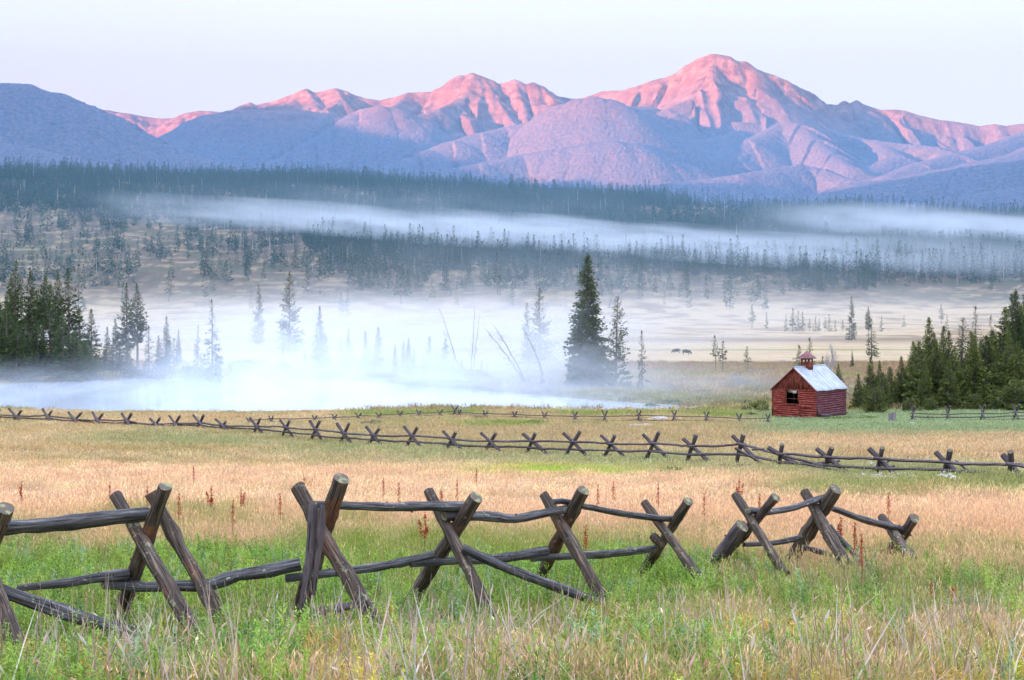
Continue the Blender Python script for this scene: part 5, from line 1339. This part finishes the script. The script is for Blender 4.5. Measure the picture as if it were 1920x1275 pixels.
    for s in (-1, 1):
        cb.box((c[0], c[1] + s * cw / 2, zb + .38), (cw - .1, .04, .7)); cb.box((c[0] + s * cw / 2, c[1], zb + .38), (.04, cw - .1, .7))
        cb.box((c[0], c[1] + s * cw / 2, zt - .05), (cw - .1, .05, .1)); cb.box((c[0] + s * cw / 2, c[1], zt - .05), (.05, cw - .1, .1))
    cb.box((c[0], c[1], zt + .015), (cw + .1, cw + .1, .03))
    cu = cb.build('cupola', [GABLE], roof)
    b = MB(); o = .56; za = zt + .63; ze = zt + .03
    V = [(c[0] - o, c[1] - o, ze), (c[0] + o, c[1] - o, ze), (c[0] + o, c[1] + o, ze), (c[0] - o, c[1] + o, ze), (c[0], c[1], za), (c[0] - o, c[1] - o, ze - .05), (c[0] + o, c[1] - o, ze - .05), (c[0] + o, c[1] + o, ze - .05), (c[0] - o, c[1] + o, ze - .05)]
    b.add(V, q=[(0, 1, 6, 5), (1, 2, 7, 6), (2, 3, 8, 7), (3, 0, 5, 8), (8, 7, 6, 5)][:4] + [(5, 6, 7, 8)], t=[(0, 1, 4), (1, 2, 4), (2, 3, 4), (3, 0, 4)])
    b.build('cupola_roof', RUST, roof)
cabin()

# ------------------------------------------------------------------ small things
def cattle():
    V = {'pelvis': (-.75, 0, 1.15), 'rump': (-1.0, 0, 1.2), 'mid': (-.1, 0, 1.02), 'chest': (.55, 0, 1.08), 'neck': (.95, 0, .98), 'poll': (1.28, 0, .62), 'muz': (1.5, 0, .22),
         'tail1': (-1.15, 0, 1.1), 'tail2': (-1.22, 0, .45)}
    names = list(V); co = [V[k] for k in names]; rad = [(.40, .50), (.26, .34), (.46, .58), (.40, .54), (.26, .34), (.17, .2), (.11, .11), (.05, .05), (.05, .04)]
    E = [('pelvis', 'rump'), ('pelvis', 'mid'), ('mid', 'chest'), ('chest', 'neck'), ('neck', 'poll'), ('poll', 'muz'), ('rump', 'tail1'), ('tail1', 'tail2')]
    E = [(names.index(a), names.index(b)) for a, b in E]
    def leg(root, pts, rr):
        prev = names.index(root)
        for p, r_ in zip(pts, rr): co.append(p); rad.append((r_, r_)); E.append((prev, len(co) - 1)); prev = len(co) - 1
    for s, o in ((.2, .0), (-.2, .12)):
        leg('chest', [(.58 + o, s, .72), (.6 + o, s, .42), (.58 + o, s, .06)], (.14, .08, .06))
        leg('pelvis', [(-.78 + o, s, .8), (-.98 + o, s, .48), (-.88 + o, s, .06)], (.17, .09, .06))
    for s in (.13, -.13):
        co.append((1.14, s * 1.6, .78)); rad.append((.035, .02)); E.append((names.index('poll'), len(co) - 1))
    me = bpy.data.meshes.new('cow'); me.from_pydata(co, E, []); me.update()
    m = N('black_hide'); m.finish((.022, .02, .022), .7); me.materials.append(m.m)
    o = add_obj('cow', me); md = o.modifiers.new('skin', 'SKIN'); md.use_smooth_shade = True
    for i, r_ in enumerate(rad): me.skin_vertices[0].data[i].radius = r_
    me.skin_vertices[0].data[0].use_root = True
    o.modifiers.new('sub', 'SUBSURF').render_levels = 2; o.modifiers['sub'].levels = 1
    spots = [(1268, 335, R(165), 'black cow grazing on the pale meadow, left one of the clear pair'), (1287, 325, R(-8), 'black cow grazing on the pale meadow, right one of the clear pair'), (1044, 425, R(170), 'faint grey looking cow alone in the mist left of the big spruce')]
    for i, (px, Y, rz, lb) in enumerate(spots):
        c = o if i == 0 else o.copy()
        if i: COL.objects.link(c)
        p = on_ground(px, Y); c.location = p; c.rotation_euler = (0, 0, rz); s = .82 if i == 1 else .78; c.scale = (s, s, s)
        tag(c, lb, 'cow', 'cattle grazing on the meadow')
cattle()

def stump():
    p = on_ground(1673, 108); root = empty('tree_stump', p); root.scale = (1.15, 1.15, 1.4); tag(root, 'grey weathered tree stump on the green strip before the right grove', 'stump')
    b = MB(); a = np.arange(13) / 12 * 2 * math.pi; rs = np.random.default_rng(3)
    prof = [(0, .36), (.08, .3), (.3, .25), (.55, .26)]; lob = 1 + .12 * np.sin(a * 4) + .06 * np.sin(a * 7)
    V = np.concatenate([np.stack([np.cos(a) * r_ * lob, np.sin(a) * r_ * lob, np.full(13, z - .05) + (z > .5) * .07 * np.sin(a * 3)], 1) for z, r_ in prof])
    i0 = (np.arange(3)[:, None] * 13 + np.arange(12)[None]).ravel(); b.add(V, q=np.stack([i0, i0 + 1, i0 + 14, i0 + 13], 1), uv=np.stack([np.tile(a * .3, 4), np.repeat([0, .1, .3, .55], 13)], 1))
    b.build('trunk', DEADWOOD, root)
    b = MB(); b.add(np.vstack([V[-13:-1] - [0, 0, .01], [[0, 0, .42]]]), t=[(i, (i + 1) % 12, 12) for i in range(12)], uv=np.vstack([np.stack([np.cos(a[:12]), np.sin(a[:12])], 1), [[0, 0]]])); b.build('cut_top', ENDW, root)
stump()

def rock_mesh(seed):
    import bmesh
    bm = bmesh.new(); bmesh.ops.create_icosphere(bm, subdivisions=3, radius=1)
    for v in bm.verts:
        n = float(fbm(np.array([v.co.x * 1.3 + seed]), np.array([v.co.y * 1.3 + v.co.z * 2]), 4, seed)[0]); v.co *= 1 + .35 * n
    me = bpy.data.meshes.new('rock'); bm.to_mesh(me); bm.free(); return me
mm = N('pale_granite'); ROCK = mm.finish(mm.ramp(mm.noise(mm.coord('Object'), 3, 5, .7), [(.35, (.30, .27, .27)), (.65, (.62, .57, .56))]), .9)
for i, (px, py, sx, lb) in enumerate([(1235, 788, 1.0, 'flat pale rock below the far rails, right of its darker neighbour'), (1208, 801, .8, 'low pale rock in the grass before the far fence'), (1192, 802, .9, 'low grey rock left of the low pale one'), (1232, 786, .4, 'small pale stone on the flat rock'), (1712, 795, .35, 'small grey stone near the right fence'), (1776, 796, .45, 'grey stone under the second crossed post of the right fence')]):
    me = rock_mesh(i + 3); me.materials.append(ROCK); o = add_obj('rock', me); Y = ground_Y(px, py, 60); o.location = on_ground(px, Y) + Vector((0, 0, .02)); o.scale = (sx, sx * .7, sx * .28); o.rotation_euler = (0, 0, i * 1.3)
    tag(o, lb, 'rock', 'stones in the grass near the far fences')

def brush(px, Y, w, n, seed, lab, m=None):
    rs = np.random.default_rng(seed); p = on_ground(px, Y); b = MB()
    for i in range(n):
        c = np.array([rs.normal(0, w * .3), rs.normal(0, w * .25), abs(rs.normal(0, .25)) + .05]); a = rs.uniform(0, 3.14); l = rs.uniform(.5, 1.6); e = rs.uniform(-.25, .5)
        d = np.array([math.cos(a), math.sin(a), e]) * l
        b.tube([c - d * .5 + [0, 0, e * l * .5], c + rs.normal(0, .06, 3) + [0, 0, e * l * .5], c + d * .5 + [0, 0, e * l * .5]], [.05, .045, .02], 5)
    o = b.build('brush_pile', m or DEADWOOD, None); o.location = p; tag(o, lab, 'brush pile', None)
brush(1396, 162, 3.0, 40, 1, 'heap of grey fallen branches on the rough ground left of the cabin')
brush(1382, 175, 3.0, 22, 2, 'smaller heap of fallen branches behind the grey one')
brush(1225, 200, 2.6, 26, 3, 'low dark brush heap right of the slender lone spruce')
brush(1415, 185, 1.6, 14, 4, 'scrap of brush under the lone half bare pine')
brush(1435, 200, 1.2, 10, 5, 'small dark brush scrap at the meadow edge by the cabin')

# ------------------------------------------------------------------ shrubs
def shrub_mesh(seed, n=900, hgt=1.0, rad=1.0, leaf=.16, stems=9, upr=.3):
    r = np.random.default_rng(seed); V = []; A = []
    lobes = [(r.normal(0, .38, 2), r.uniform(.35, .62), r.uniform(.35, .8)) for _ in range(7)]
    for i in range(n):
        c, s, zt = lobes[int(r.integers(0, 7))]
        d = r.normal(size=3); d /= np.linalg.norm(d); q = s * r.uniform(.5, 1) ** .5
        p = np.array([c[0] * rad + d[0] * q * rad, c[1] * rad + d[1] * q * rad, hgt * (zt * .62 + d[2] * q * .6)])
        if p[2] < 0: p[2] = abs(p[2]) * .4
        v = d + np.array([0, 0, upr]) + r.normal(0, .4, 3); v /= np.linalg.norm(v); sd = np.cross(v, r.normal(size=3)); sd /= np.linalg.norm(sd)
        l = leaf * r.uniform(.6, 1.4)
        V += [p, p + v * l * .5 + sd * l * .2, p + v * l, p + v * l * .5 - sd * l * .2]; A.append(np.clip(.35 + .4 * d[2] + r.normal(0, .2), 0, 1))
    V = np.array(V); Q = np.arange(len(V)).reshape(-1, 4); return V, Q, np.repeat(A, 4)
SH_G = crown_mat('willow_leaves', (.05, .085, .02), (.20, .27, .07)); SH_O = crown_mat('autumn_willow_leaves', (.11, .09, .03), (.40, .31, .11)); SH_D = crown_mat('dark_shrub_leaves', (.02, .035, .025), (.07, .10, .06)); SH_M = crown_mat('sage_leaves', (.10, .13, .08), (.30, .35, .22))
SHL = {}
for k, mt in (('g', SH_G), ('o', SH_O), ('d', SH_D), ('m', SH_M)):
    SHL[k] = []
    for s in range(2):
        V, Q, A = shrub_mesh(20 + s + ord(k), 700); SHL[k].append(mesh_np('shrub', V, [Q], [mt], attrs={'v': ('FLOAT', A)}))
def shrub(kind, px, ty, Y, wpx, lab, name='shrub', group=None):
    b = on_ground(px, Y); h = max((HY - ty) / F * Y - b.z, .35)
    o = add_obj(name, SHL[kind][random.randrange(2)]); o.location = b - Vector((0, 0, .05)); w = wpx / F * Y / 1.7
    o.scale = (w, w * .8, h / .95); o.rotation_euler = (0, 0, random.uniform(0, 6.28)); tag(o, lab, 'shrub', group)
for a in [('g', 1418, 744, 124, 38, 'round bright green bush left of the cabin by the far fence'), ('g', 430, 775, 121.5, 26, 'small green bush behind the long fence at the pond edge'),
    ('g', 1135, 741, 142, 46, 'green willow clump on the shore below the big spruce'), ('o', 1108, 747, 140, 30, 'ochre shrub left of the green willow clump'), ('o', 1172, 747, 139, 40, 'ochre shrub right of the green willow clump'),
    ('m', 1222, 752, 133, 40, 'grey green shrub on the shore left of the rough ground'), ('g', 1255, 747, 136, 40, 'pale flowered green shrub on the shore'), ('o', 1292, 750, 133, 44, 'ochre shrub in the shore thicket'), ('g', 1322, 745, 138, 44, 'leafy green shrub in the shore thicket'),
    ('o', 1350, 750, 132, 44, 'yellow ochre shrub at the end of the shore thicket'), ('m', 1385, 748, 134, 40, 'grey green shrub beside the bright green bush'), ('g', 1330, 728, 150, 30, 'low green shrub under the grey branch heap'), ('m', 1300, 744, 148, 60, 'pale flowering thicket on the rough ground'),
    ('g', 1268, 869, 55.5, 44, 'tall bright green herb clump before the long fence'), ('g', 1600, 778, 113, 60, 'leafy green clump at the foot of the cabin side wall'), ('g', 1570, 781, 112, 44, 'low green clump under the cabin corner'), ('g', 1632, 783, 114, 36, 'low green growth right of the cabin'),
    ('m', 1735, 781, 113, 34, 'sage coloured clump right of the stump'), ('m', 1490, 786, 111, 60, 'weedy clump in front of the cabin'), ('m', 695, 785, 106, 44, 'sage green clump beyond the long fence'), ('g', 1010, 789, 108, 60, 'low green growth before the far fence, left part'), ('g', 1095, 791, 107, 50, 'low green growth before the far fence, middle part'), ('g', 900, 783, 113, 50, 'low green growth where the far fence turns'),
    ('d', 225, 684, 178, 70, 'dark low shrub on the left point'), ('d', 265, 688, 179, 60, 'dark shrub under the young spruce on the left point'), ('d', 305, 690, 178, 50, 'dark shrub near the end of the left point'), ('d', 350, 679, 180, 40, 'dark shrub at the tip of the left point'), ('d', 378, 684, 181, 40, 'dark shrub at the foot of the two open spruces'), ('o', 205, 693, 174, 50, 'ochre shrub on the left shore'),
    ('o', 30, 706, 172, 70, 'ochre shore growth at the left edge'), ('o', 80, 703, 172, 70, 'ochre shore growth under the left grove'), ('o', 125, 700, 173, 60, 'ochre shore growth at the end of the left grove'), ('d', 160, 694, 174, 50, 'dark shrub at the right foot of the left grove'),
    ('d', 795, 678, 178, 70, 'dark misty shrub left of the leaning dead tree'), ('d', 845, 684, 175, 70, 'dark misty shrub below the leaning dead tree'), ('d', 895, 690, 170, 70, 'dark misty shrub below the two dead poles'), ('m', 790, 706, 166, 90, 'pale misty willow on the far shore'), ('m', 850, 710, 162, 80, 'pale misty willow right of its twin'),
    ('g', 860, 718, 158, 40, 'green shrub faint in mist on the far shore'), ('d', 893, 722, 157, 26, 'small dark shrub in the water mist'), ('m', 950, 726, 154, 70, 'misty shore willow left of the slanting dead trees'), ('m', 1020, 727, 150, 80, 'misty shore willow right of the slanting dead trees'), ('m', 1065, 736, 146, 50, 'small misty shore willow'),
    ('d', 470, 668, 192, 60, 'ghostly shrub in the white mist'), ('d', 530, 672, 190, 60, 'ghostly shrub right of the faint one'), ('d', 1410, 790, 119, 18, 'small dark shrub against the far fence')]:
    shrub(*a)

# ------------------------------------------------------------------ red seed heads of dock
def docks():
    r = np.random.default_rng(8)
    mm = N('dock_seed_red'); red = mm.finish(mm.mix(mm.attr('v', 'GEOMETRY', 'Fac'), (.30, .03, .015), (.60, .12, .05)), .85)
    mm = N('dock_stem'); stemm = mm.finish((.26, .09, .05), .85)
    lib = []
    for k in range(3):
        V = []; A = []
        nb = [1, 3, 2][k]
        for j in range(nb):
            a = r.uniform(0, 6.28); off = np.array([math.cos(a), math.sin(a), 0]) * (.045 if j else 0); z0 = .5 + .06 * j; z1 = 1 - .13 * j
            for i in range(120):
                t = r.uniform(); z = z0 + (z1 - z0) * t; q = .022 * (1.2 - t) * r.uniform(.3, 1.1) + .004; a = r.uniform(0, 6.28)
                p = off * (1 + t) + np.array([math.cos(a) * q, math.sin(a) * q, z]); v = r.normal(size=3); v /= np.linalg.norm(v); s = np.cross(v, r.normal(size=3)); s /= np.linalg.norm(s) + 1e-9
                V += [p, p + v * .012 + s * .01, p + v * .024, p + v * .012 - s * .01]; A.append(r.uniform())
        V = np.array(V); hm = mesh_np('seed_head', V, [np.arange(len(V)).reshape(-1, 4)], [red], attrs={'v': ('FLOAT', np.repeat(A, 4))})
        b = MB(); b.tube([(0, 0, -.05), (.01, 0, .5), (0, 0, .98)], [.006, .005, .003], 5); sm_ = b.mesh('stem', stemm)
        lib.append((hm, sm_))
    D = [(40, 903, 2, 'left of the first crossed posts at the left edge'), (206, 904, 0, 'just left of the second crossed posts'), (276, 912, 0, 'between the tops of the second crossed posts'), (336, 925, 0, 'right of the second crossed posts'), (363, 873, 0, 'far back above the second crossed posts'),
         (396, 911, 1, 'the thickest one, right of the second crossed posts'), (437, 938, 0, 'small, between the second and third crossed posts'), (452, 914, 2, 'tall twin headed one between the second and third crossed posts'), (525, 925, 0, 'faint one left of the third crossed posts'), (570, 892, 0, 'behind the third crossed posts'), (632, 890, 0, 'tip just above the third crossed posts'),
         (719, 896, 0, 'over the rail right of the third crossed posts'), (748, 906, 0, 'thin one over the first top rail'), (797, 960, 1, 'under the rail end at the fourth crossed posts'), (827, 917, 1, 'between the tops of the fourth crossed posts'), (857, 900, 0, 'thin one behind the fourth crossed posts'), (893, 877, 0, 'dark one standing alone in the pink grass'),
         (1098, 986, 0, 'below the rail right of the fifth crossed posts'), (1121, 909, 0, 'thin one right of the fifth crossed posts'), (1150, 903, 0, 'far thin one right of the fifth crossed posts'), (1234, 908, 0, 'above the sixth crossed posts'), (1320, 925, 0, 'between the sixth and seventh crossed posts'), (1424, 925, 0, 'between the tops of the seventh crossed posts'),
         (1577, 970, 2, 'right of the eighth crossed posts, below the rail'), (1615, 1001, 0, 'small brown one near the last crossed posts'), (1603, 980, 0, 'thin brown one near the last crossed posts'), (1666, 923, 0, 'above the last crossed posts'), (1386, 897, 1, 'far brown one before the long fence'), (1747, 1090, 0, 'brown beaded one at the lower right'), (1787, 1100, 1, 'rusty wilted one at the lower right')]
    for px, ty, k, lb in D:
        H = .85 if ty < 1050 else .42
        # distance where the ground lies H below the tip
        Ys = np.linspace(11.5, 48, 300); zz = ground_z((px - 960) / F * Ys, Ys); tip = HY - (zz + H) / Ys * F
        i = int(np.argmin(abs(tip - ty))); Y = float(Ys[i])
        root = empty('dock_plant', on_ground(px, Y), r.uniform(0, 6)); root.scale = (1.1, 1.1, H); tag(root, 'rust red dock stalk, ' + lb, 'dock plant', 'red dock stalks in the meadow')
        a = bpy.data.objects.new('seed_head', lib[k][0]); COL.objects.link(a); a.parent = root
        a = bpy.data.objects.new('stem', lib[k][1]); COL.objects.link(a); a.parent = root
docks()

def yarrow():
    r = np.random.default_rng(12); mm = N('white_petals'); m = mm.finish((.8, .8, .78), .8); V = []; Q = []; o = 0
    for (cx, cy, w, h, n) in ((1776, 912, 15, 2.5, 36), (1640, 912, 35, 4, 22), (1690, 908, 30, 3, 14), (1630, 880, 20, 3, 10)):
        for i in range(n):
            px = cx + r.normal(0, w * .5); py = cy + r.normal(0, h * .6); Y = ground_Y(px, py + (6 if cy > 800 else 8), 30); p = on_ground(px, Y) + Vector((0, r.normal(0, .3), .42 if cy > 800 else .8))
            s = .022 if cy > 800 else .12
            for j in range(5):
                q = np.array(p) + r.normal(0, s, 3) * [1, 1, .25]; d1 = r.normal(0, s * .6, 3); d2 = r.normal(0, s * .6, 3)
                V += [q - d1, q - d2, q + d1, q + d2]; Q.append((o, o + 1, o + 2, o + 3)); o += 4
    add = add_obj('white_wildflowers', mesh_np('white_wildflowers', np.array(V), [np.array(Q)], [m])); tag(add, 'drifts of tiny white wildflowers in the grass before the long fence', 'wildflowers', None, 'stuff')
yarrow()
# ------------------------------------------------------------------ mist
MCOL = (.88, .95, 1.0)
def mist(name, c, half, rot, dens, nscale=(1.5, 1.5, 1.5), n_lo=.35, n_hi=.65, warp=.25, bottom=False, label='', step=.25, hpow=1.0, soft=1.0, detail=3, col=None, wave=.6):
    """soft edged bank of mist; density falls to nothing before the walls of its box"""
    m = N(name); t = m.coord('Object')
    p = m.mapping(t, nscale, (len(name) * 3.1, sum(c) * .01, 0))
    nz = m.n('ShaderNodeTexNoise', {'Scale': 1.0, 'Detail': detail, 'Roughness': .6, 'Distortion': .3}); m.t.links.new(p, nz.inputs['Vector'])
    ns = m.math('SUBTRACT', nz.outputs[0], .5)
    sp = m.n('ShaderNodeSeparateXYZ', {0: t})
    x, y, z = sp.outputs
    z = m.math('ADD', z, m.math('MULTIPLY', ns, warp * 2))
    lo = m.n('ShaderNodeTexNoise', {'Scale': .55, 'Detail': 1.0}); m.t.links.new(m.mapping(t, nscale, (sum(c) * .037, 3, 1)), lo.inputs['Vector'])
    z = m.math('ADD', z, m.math('MULTIPLY', m.math('SUBTRACT', lo.outputs[0], .5), wave))
    def fall(v): # 1 in the middle, 0 at the wall
        return m.math('SUBTRACT', 1.0, m.math('MULTIPLY', v, v), clamp=True)
    fx = m.math('POWER', fall(x), 1.8); fy = fall(y)
    if bottom:
        q = m.math('MULTIPLY_ADD', z, -.5, .5, clamp=True); fz = m.math('POWER', q, 1 + hpow)
    else:
        fz = m.math('POWER', fall(z), 1.5)
    mr = m.n('ShaderNodeMapRange', {0: nz.outputs[0], 1: n_lo, 2: n_hi, 3: 0.0, 4: 1.0}); mr.interpolation_type = 'SMOOTHSTEP'
    d = m.math('MULTIPLY', m.math('MULTIPLY', fx, fy), m.math('MULTIPLY', fz, mr.outputs[0]))
    d = m.math('MULTIPLY', d, dens)
    v = m.n('ShaderNodeVolumePrincipled', {'Color': (*(col or MCOL), 1), 'Anisotropy': 0.0}); m.t.links.new(d, v.inputs['Density'])
    m.t.links.new(v.outputs[0], m.out.inputs['Volume'])
    m.m.cycles.volume_step_rate = step
    o = add_obj('mist', box_mesh(name, (-1, -1, -1), (1, 1, 1), m.m))
    o.location = c; o.scale = half; o.rotation_euler = rot
    tag(o, label, 'mist', None, 'stuff')
def mist_line(name, P0, P1, hd, hh, dens, **kw):
    P0 = Vector(P0); P1 = Vector(P1); c = (P0 + P1) / 2; d = P1 - P0
    mist(name, c, (d.length / 2, hd, hh), (0, -math.atan2(d.z, math.hypot(d.x, d.y)), math.atan2(d.y, d.x)), dens, **kw)
def all_mist():
    # over the pond
    mist('pond_mist', (-15, 178, -4.0), (37, 54, 6.8), (0, 0, R(8)), .135, nscale=(5, 5, 2), n_lo=.38, n_hi=.64, detail=4, warp=.35, bottom=True, hpow=.8, label='thick white mist rising off the middle of the pond', step=.3)
    mist('shore_mist', (6, 146, -7.6), (36, 20, 3.2), (0, 0, R(-6)), .08, nscale=(4, 3, 1.5), warp=.3, bottom=True, hpow=.8, label='low mist drifting along the shore under the big spruce', step=.3)
    mist('left_water_mist', (-46, 158, -8.4), (38, 32, 2.3), (0, 0, 0), .045, nscale=(5, 3, 1.2), warp=.3, bottom=True, hpow=.6, label='thin mist skimming the water on the left', step=.3)
    # over the meadow behind
    mist('meadow_mist', (-60, 470, -8), (200, 250, 12), (0, 0, 0), .017, nscale=(4, 5, 1.4), n_lo=.38, n_hi=.62, warp=.4, bottom=True, hpow=.7, label='broad pale mist lying over the meadow left of the big spruce', step=.35)
    mist('valley_mist', (60, 860, 2), (420, 260, 24), (0, 0, 0), .0042, nscale=(5, 4, 1.4), n_lo=.34, n_hi=.65, warp=.45, bottom=True, hpow=.8, label='mist over the far meadow below the forested hill', step=.35)
    mist('valley_air', (20, 1250, 90), (1000, 1000, 210), (0, 0, 0), 1.7e-4, nscale=(2, 2, 1), n_lo=-.5, n_hi=.6, warp=.1, detail=1, label='blue morning air filling the valley', step=1.0, col=(.42, .72, 1.0))
    # on the hill
    mist_line('hill_band', at(120, 380, 1460), at(2150, 512, 1170), 70, 17, .024, nscale=(9, 2, 1.5), n_lo=.3, detail=4, wave=1.6, n_hi=.6, warp=.5, label='bright band of mist slanting down across the forested hill', step=.12)
    mist_line('hill_veil', at(200, 380, 1560), at(1350, 415, 1500), 90, 34, .0026, nscale=(5, 2, 1.5), n_lo=.3, n_hi=.65, warp=.4, col=(.78, .91, 1.0), label='faint veil of mist among the upper trees of the hill', step=.2)
    mist_line('right_band', at(1380, 398, 1560), at(2250, 442, 1450), 80, 17, .016, wave=1.2, nscale=(5, 1.5, 1.2), n_lo=.2, n_hi=.6, warp=.4, label='upper band of mist on the right of the forested hill', step=.15)
    mist_line('right_bank', at(1250, 440, 1320), at(2250, 500, 1250), 90, 42, .0042, nscale=(4, 1.5, 1.5), n_lo=.25, n_hi=.65, warp=.4, label='broad mist bank on the right of the forested hill', step=.2)
    mist_line('foot_mist', at(480, 505, 1120), at(1700, 535, 1080), 100, 40, .0021, nscale=(5, 2, 1.3), n_lo=.3, n_hi=.65, warp=.4, col=(.85, .94, 1.0), label='soft mist along the foot of the forested hill', step=.2)
all_mist()
EXPO = 3.07
# ------------------------------------------------------------------ camera and render settings
cam = bpy.data.cameras.new('camera'); cam.sensor_fit = 'HORIZONTAL'; cam.sensor_width = 36; cam.lens = 36 * F / 1920
cam.shift_y = (HY - 637.5) / 1920
cam.clip_start = .1; cam.clip_end = 40000
co = bpy.data.objects.new('camera', cam); COL.objects.link(co)
co.location = (0, 0, 0); co.rotation_euler = (R(90), 0, 0)
SC.camera = co
SC.view_settings.view_transform = 'Standard'; SC.view_settings.look = 'None'; SC.view_settings.gamma = 1; SC.view_settings.exposure = EXPO
c = SC.cycles
c.use_adaptive_sampling = True; c.adaptive_threshold = .015
c.use_denoising = True
c.max_bounces = 6; c.diffuse_bounces = 3; c.glossy_bounces = 2; c.transmission_bounces = 2; c.transparent_max_bounces = 8; c.volume_bounces = 2
c.volume_step_rate = 1.0; c.volume_max_steps = 128
c.caustics_reflective = False; c.caustics_refractive = False
c.sample_clamp_indirect = 4
